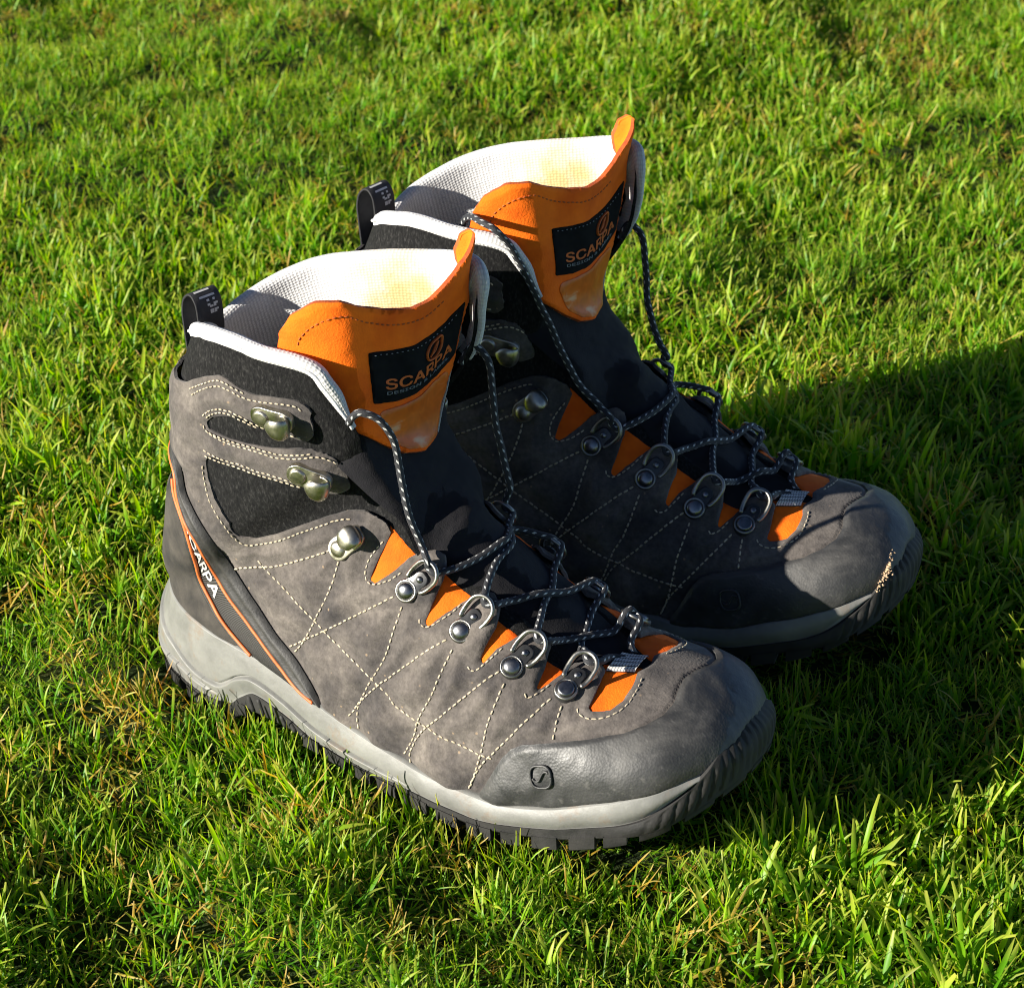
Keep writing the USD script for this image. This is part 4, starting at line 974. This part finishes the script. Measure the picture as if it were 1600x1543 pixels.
        m = cat([(rot(rows[0]).reshape(-1, 3), f), (rot(rows[1]).reshape(-1, 3), f[:, ::-1])])
        lp = self.put("pull_loop", m, "webbing")
        # woven pale marks on the front of the loop
        parts = []
        def bar(t0, t1, y0, y1):
            i0, i1 = int(t0 * (n - 1)), max(int(t1 * (n - 1)), int(t0 * (n - 1)) + 1)
            q = []
            for i in range(i0, i1 + 1):
                for y in (y0, y1):
                    side = 1 if ((nn[i] @ np.array([1., .6])) > 0) else -1
                    q.append([p[i, 0] + nn[i, 0] * .85 * side, y - 2, p[i, 1] + nn[i, 1] * .85 * side])
            parts.append((rot(np.array(q)), grid_faces(i1 - i0 + 1, 2)))
        bar(.655, .675, -5, 3); bar(.70, .72, -4, 4)
        for k, t in enumerate((.74, .765, .79, .815, .84)):
            bar(t, t + .012, -1 + (k > 1), .4 + (k > 1) * 1.5); bar(t, t + .012, 2.2, 3.4 + (k % 2))
        self.put("woven_marks", cat(parts), "text_white", lp, smooth=False)
        # little side tag at the heel edge
        o, ex, ey, n_ = self.local(18.95, -.93, 0., (19.5, -.93))
        bx = trimesh.creation.box([9, 5, 4.4]); v = np.array(bx.vertices)
        tagp = self.put("side_tag", frame_mesh((v + [0, 0, 1.2], bx.faces), o, ex, ey, n_), "label_cloth", smooth=False)
        bx = trimesh.creation.box([4.5, 5.4, 1.6]); self.put("tag_mark", frame_mesh((np.array(bx.vertices) + [0, 0, 2.2], bx.faces), o, ex, ey, n_), "tag_yellow", tagp, smooth=False)

MAT["tag_yellow"] = simple("tag_yellow", (.50, .42, .06), (.62, .55, .10), 300., .6, .1, 900., .0002)

FRONT = dict(origin=(-.1569, .0335), yaw=31.0)
REAR = dict(origin=(-.0879, .1466), yaw=24.6)
front = Boot("/World/hiking_boot", "front sunlit grey suede hiking boot with orange tongue, nearest the camera", FRONT["origin"], FRONT["yaw"], False, "front", 3)
rear = Boot("/World/hiking_boot_001", "rear grey hiking boot standing mostly in the shadow of the other, sand on its toe", REAR["origin"], REAR["yaw"], True, "back", 17)

# ------------------------------------------------------------------ lawn
GZ = -0.009
MAT["soil"] = mat("soil", {
    "t": ("texture_coordinate", {}), "n": ("noise_texture", {"scale": 40., "detail": 6., "roughness": .7}),
    "r": ("rgb_ramp", {"ramp": [(.3, (.008, .018, .004)), (.55, (.022, .036, .007)), (.75, (.060, .055, .016))]}),
    "b": ("bump", {"strength": .8, "distance": .01}), "p": ("principled_bsdf", {"roughness": .95, "specular_ior_level": .2})},
    [("t.object", "n.vector"), ("n.fac", "r.fac"), ("r.color", "p.base_color"), ("n.fac", "b.height"), ("b.normal", "p.normal")])
g = usdkit.mesh(stage, "/World/ground", (np.array([[-60, -60, GZ], [60, -60, GZ], [60, 60, GZ], [-60, 60, GZ]], float), np.array([[0, 1, 2], [0, 2, 3]])), MAT["soil"])
g.GetPrim().SetCustomDataByKey("kind", "structure")

def grass_mat(name, ramp, tip, tint_mix):
    return mat(name, {
        "a": ("attribute", {"attribute": "tint"}), "u": ("texture_coordinate", {}), "s": ("separate_xyz", {}),
        "oi": ("object_info", {}), "ad": ("math", {"math_type": "multiply_add", "value2": .34}), "ad2": ("math", {"math_type": "multiply_add", "value2": .66}),
        "r": ("rgb_ramp", {"ramp": ramp}),
        "tr": ("rgb_ramp", {"ramp": [(0., (0, 0, 0)), (.55, (0, 0, 0)), (.80, (tint_mix * .6,) * 3), (1., (tint_mix,) * 3)]}),
        "x": ("mix_color", {"b": tip}),
        "d": ("principled_bsdf", {"roughness": .42, "specular_ior_level": .3}), "tl": ("translucent_bsdf", {}),
        "br": ("hsv", {"value": 1.6, "saturation": 1.08, "hue": .492}), "mx": ("mix_closure", {"fac": .48})},
        [("u.UV", "s.vector"), ("oi.random", "ad.value1"), ("s.x", "ad2.value1"), ("ad2.value", "ad.value3"), ("ad.value", "r.fac"),
         ("s.y", "tr.fac"), ("tr.color", "x.fac"), ("r.color", "x.a"), ("x.result", "d.base_color"), ("x.result", "br.color"), ("br.color", "tl.color"),
         ("d.BSDF", "mx.closure1"), ("tl.BSDF", "mx.closure2")], surface="mx.closure")
MAT["grass_green"] = grass_mat("grass_green", [(0., (.026, .110, .004)), (.35, (.090, .268, .007)), (.7, (.215, .415, .013)), (1., (.430, .545, .042))], (.60, .48, .10), .55)
MAT["grass_straw"] = grass_mat("grass_straw", [(0., (.30, .13, .012)), (.5, (.50, .35, .04)), (1., (.62, .54, .14))], (.62, .52, .25), .5)

def blade(rr, length, width, lean, azim, bend, base, tint, blunt):
    """A folded strip of 5 rows; returns vertices, faces, uv."""
    k = 6
    t = np.linspace(0, 1, k)
    ang = lean + bend * t ** 1.5
    ds = length / (k - 1)
    h = np.r_[0, np.cumsum(np.sin(ang[:-1]) * ds)]; z = np.r_[0, np.cumsum(np.cos(ang[:-1]) * ds)]
    w = width * np.array([.75, .95, 1.0, .92, .70, .42 if blunt else .06]) / 2
    d = np.array([math.cos(azim), math.sin(azim), 0]); s = np.array([-d[1], d[0], 0])
    tw = rr.normal(0, .5); 
    c = base + h[:, None] * d + z[:, None] * np.array([0, 0, 1.])
    nrm = np.stack([-np.cos(ang), np.zeros(k), np.sin(ang)], 1)
    nrm = nrm[:, :1] * d + nrm[:, 2:] * np.array([0, 0, 1.])
    ta = tw * t
    side = s[None] * np.cos(ta)[:, None] + nrm * np.sin(ta)[:, None]
    up_ = np.cross(side, np.gradient(c, axis=0)); up_ /= np.linalg.norm(up_, axis=1, keepdims=True) + 1e-9
    V = np.stack([c - side * w[:, None] + up_ * w[:, None] * .35, c, c + side * w[:, None] + up_ * w[:, None] * .35], 1).reshape(-1, 3)
    uv = np.stack([np.full(3 * k, tint), np.repeat(t, 3)], 1)
    return V, grid_faces(k, 3), uv

inst = UsdGeom.PointInstancer.Define(stage, "/World/lawn_grass")
ip = inst.GetPrim()
ip.SetCustomDataByKey("kind", "stuff"); ip.SetCustomDataByKey("label", "short green lawn grass with scattered dry straw-coloured blades"); ip.SetCustomDataByKey("category", "grass")
UsdGeom.Scope.Define(stage, "/World/lawn_grass/tufts")
paths, kinds = [], []
rg = np.random.default_rng(11)
def tuft(kind, i):
    vs, fs, us, n = [], [], [], 0
    for b in range({"green": 11, "long": 7, "straw": 9, "fine": 16}[kind]):
        base = np.array([*rg.normal(0, .0065, 2), 0])
        az = rg.uniform(0, 2 * math.pi)
        if kind == "green": L, W, le, be = rg.uniform(.011, .027), rg.uniform(.0011, .0025), abs(rg.normal(.6, .6)), rg.normal(.5, .7)
        elif kind == "long": L, W, le, be = rg.uniform(.018, .034), rg.uniform(.0018, .0036), abs(rg.normal(.55, .45)), rg.normal(.4, .6)
        elif kind == "fine": L, W, le, be = rg.uniform(.010, .026), rg.uniform(.0007, .0014), abs(rg.normal(.7, .6)), rg.normal(.4, .7)
        else: L, W, le, be = rg.uniform(.006, .020), rg.uniform(.0006, .0016), rg.uniform(.55, 1.45), rg.normal(.2, .6); base[2] = rg.uniform(.001, .009)
        le = min(le, 1.45); be = np.clip(be, -.3, 1.7 - le)
        v, f, u = blade(rg, L, W, le, az, be, base, rg.uniform(0, 1), rg.random() < .55)
        vs.append(v); fs.append(f + n); us.append(u); n += len(v)
    p = f"/World/lawn_grass/tufts/grass_tuft_{len(paths):03d}"
    usdkit.mesh(stage, p, (np.vstack(vs), np.vstack(fs)), MAT["grass_straw" if kind == "straw" else "grass_green"], smooth=True, uv=np.vstack(us))
    paths.append(p); kinds.append(kind)
for kind, m in (("green", 22), ("long", 10), ("fine", 14), ("straw", 14)):
    for i in range(m): tuft(kind, i)
kinds = np.array(kinds)
inst.CreatePrototypesRel().SetTargets([Sdf.Path(p) for p in paths])

def footprint(x, y, b):
    a = math.radians(-b["yaw"])
    dx, dy = x - b["origin"][0], y - b["origin"][1]
    return np.stack([dx * math.cos(a) + dy * math.sin(a), -dx * math.sin(a) + dy * math.cos(a)], -1) * 1000
sole_poly = Polygon([(-8, -10), (0, -28), (20, -40), (70, -42), (120, -49), (160, -55), (205, -60), (240, -57), (265, -50), (285, -34), (296, 0), (288, 32), (262, 48), (225, 54), (180, 49), (130, 42), (70, 42), (20, 40), (0, 28), (-8, 10)])
shapely.prepare(sole_poly)

def field(x0, x1, y0, y1, step):
    gx, gy = np.meshgrid(np.arange(x0, x1, step), np.arange(y0, y1, step))
    return np.c_[gx.ravel(), gy.ravel()] + rg.uniform(-.6, .6, (gx.size, 2)) * step
near_xy = field(-.85, .85, -.62, 1.35, .0088)
far_xy = field(-2.6, 2.6, -1.5, 3.4, .021)
far_xy = far_xy[~((np.abs(far_xy[:, 0]) < .85) & (far_xy[:, 1] > -.62) & (far_xy[:, 1] < 1.35))]
xy = np.vstack([near_xy, far_xy]); far_flag = np.r_[np.zeros(len(near_xy)), np.ones(len(far_xy))]
under = np.zeros(len(xy), bool); edge = np.zeros(len(xy))
for b in (FRONT, REAR):
    q = footprint(xy[:, 0], xy[:, 1], b)
    under |= shapely.contains_xy(sole_poly, q[:, 0], q[:, 1])
dry = meshkit.fbm(np.c_[xy / .10, xy[:, :1] * 0], 3, 5) * .6 + meshkit.fbm(np.c_[xy / .035, xy[:, :1] * 0], 2, 8) * .4
lush = meshkit.fbm(np.c_[xy / .16, xy[:, :1] * 0], 3, 15)
u = rg.random(len(xy))
pick = np.where(u < np.clip((dry - .465) * 2.0, .05, .48), "straw", np.where(u < .72, np.where(lush > .46, "green", "fine"), np.where(rg.random(len(xy)) < np.clip((lush - .3) * 1.3, .08, .6) * (1 - .75 * ss(xy[:, 1], .05, .45)), "long", "green")))
ids = np.zeros(len(xy), int)
for kd in ("green", "long", "fine", "straw"):
    w = np.where(pick == kd)[0]; pool = np.where(kinds == kd)[0]
    ids[w] = pool[rg.integers(0, len(pool), len(w))]
sc = rg.uniform(.62, 1.08, len(xy)) * (.62 + .70 * lush) * (1 + .8 * far_flag) * (1 - .18 * ss(xy[:, 1], .1, .5))
tall = np.ones(len(xy))
for b in (FRONT, REAR):
    q = footprint(xy[:, 0], xy[:, 1], b)
    d = shapely.distance(shapely.points(q), sole_poly)
    tall += np.where(under, 0, .75 * (1 - ss(d, 6, 34))) * np.where(q[:, 0] < 120, 1.25, .95)
zs = sc * np.where(under, .22, tall)
ang = rg.uniform(0, 2 * math.pi, len(xy))
tilt = rg.normal(0, .22, (len(xy), 2))
z = GZ + np.maximum(meshkit.fbm(np.c_[xy / .085, xy[:, :1] * 0], 3, 25) - .38, 0) * .045 * np.maximum(1 - (tall - 1) / .6, 0)
pos = np.c_[xy, np.where(under, GZ, z)]
qz = np.c_[np.cos(ang / 2), np.zeros((len(xy), 2)), np.sin(ang / 2)]
qt = np.c_[np.ones(len(xy)), tilt / 2, np.zeros(len(xy))]; qt /= np.linalg.norm(qt, axis=1, keepdims=True)
w1, x1, y1, z1 = qt.T; w2, x2, y2, z2 = qz.T
qq = np.stack([w1 * w2 - x1 * x2 - y1 * y2 - z1 * z2, w1 * x2 + x1 * w2 + y1 * z2 - z1 * y2, w1 * y2 - x1 * z2 + y1 * w2 + z1 * x2, w1 * z2 + x1 * y2 - y1 * x2 + z1 * w2], 1)
inst.CreatePositionsAttr(Vt.Vec3fArray.FromNumpy(pos.astype(np.float32)))
inst.CreateScalesAttr(Vt.Vec3fArray.FromNumpy(np.stack([sc, sc, zs], 1).astype(np.float32)))
inst.CreateOrientationsAttr(Vt.QuathArray([Gf.Quath(float(a), float(b), float(c), float(d)) for a, b, c, d in qq]))
inst.CreateProtoIndicesAttr(Vt.IntArray.FromNumpy(ids.astype(np.int32)))
print("tufts", len(xy))
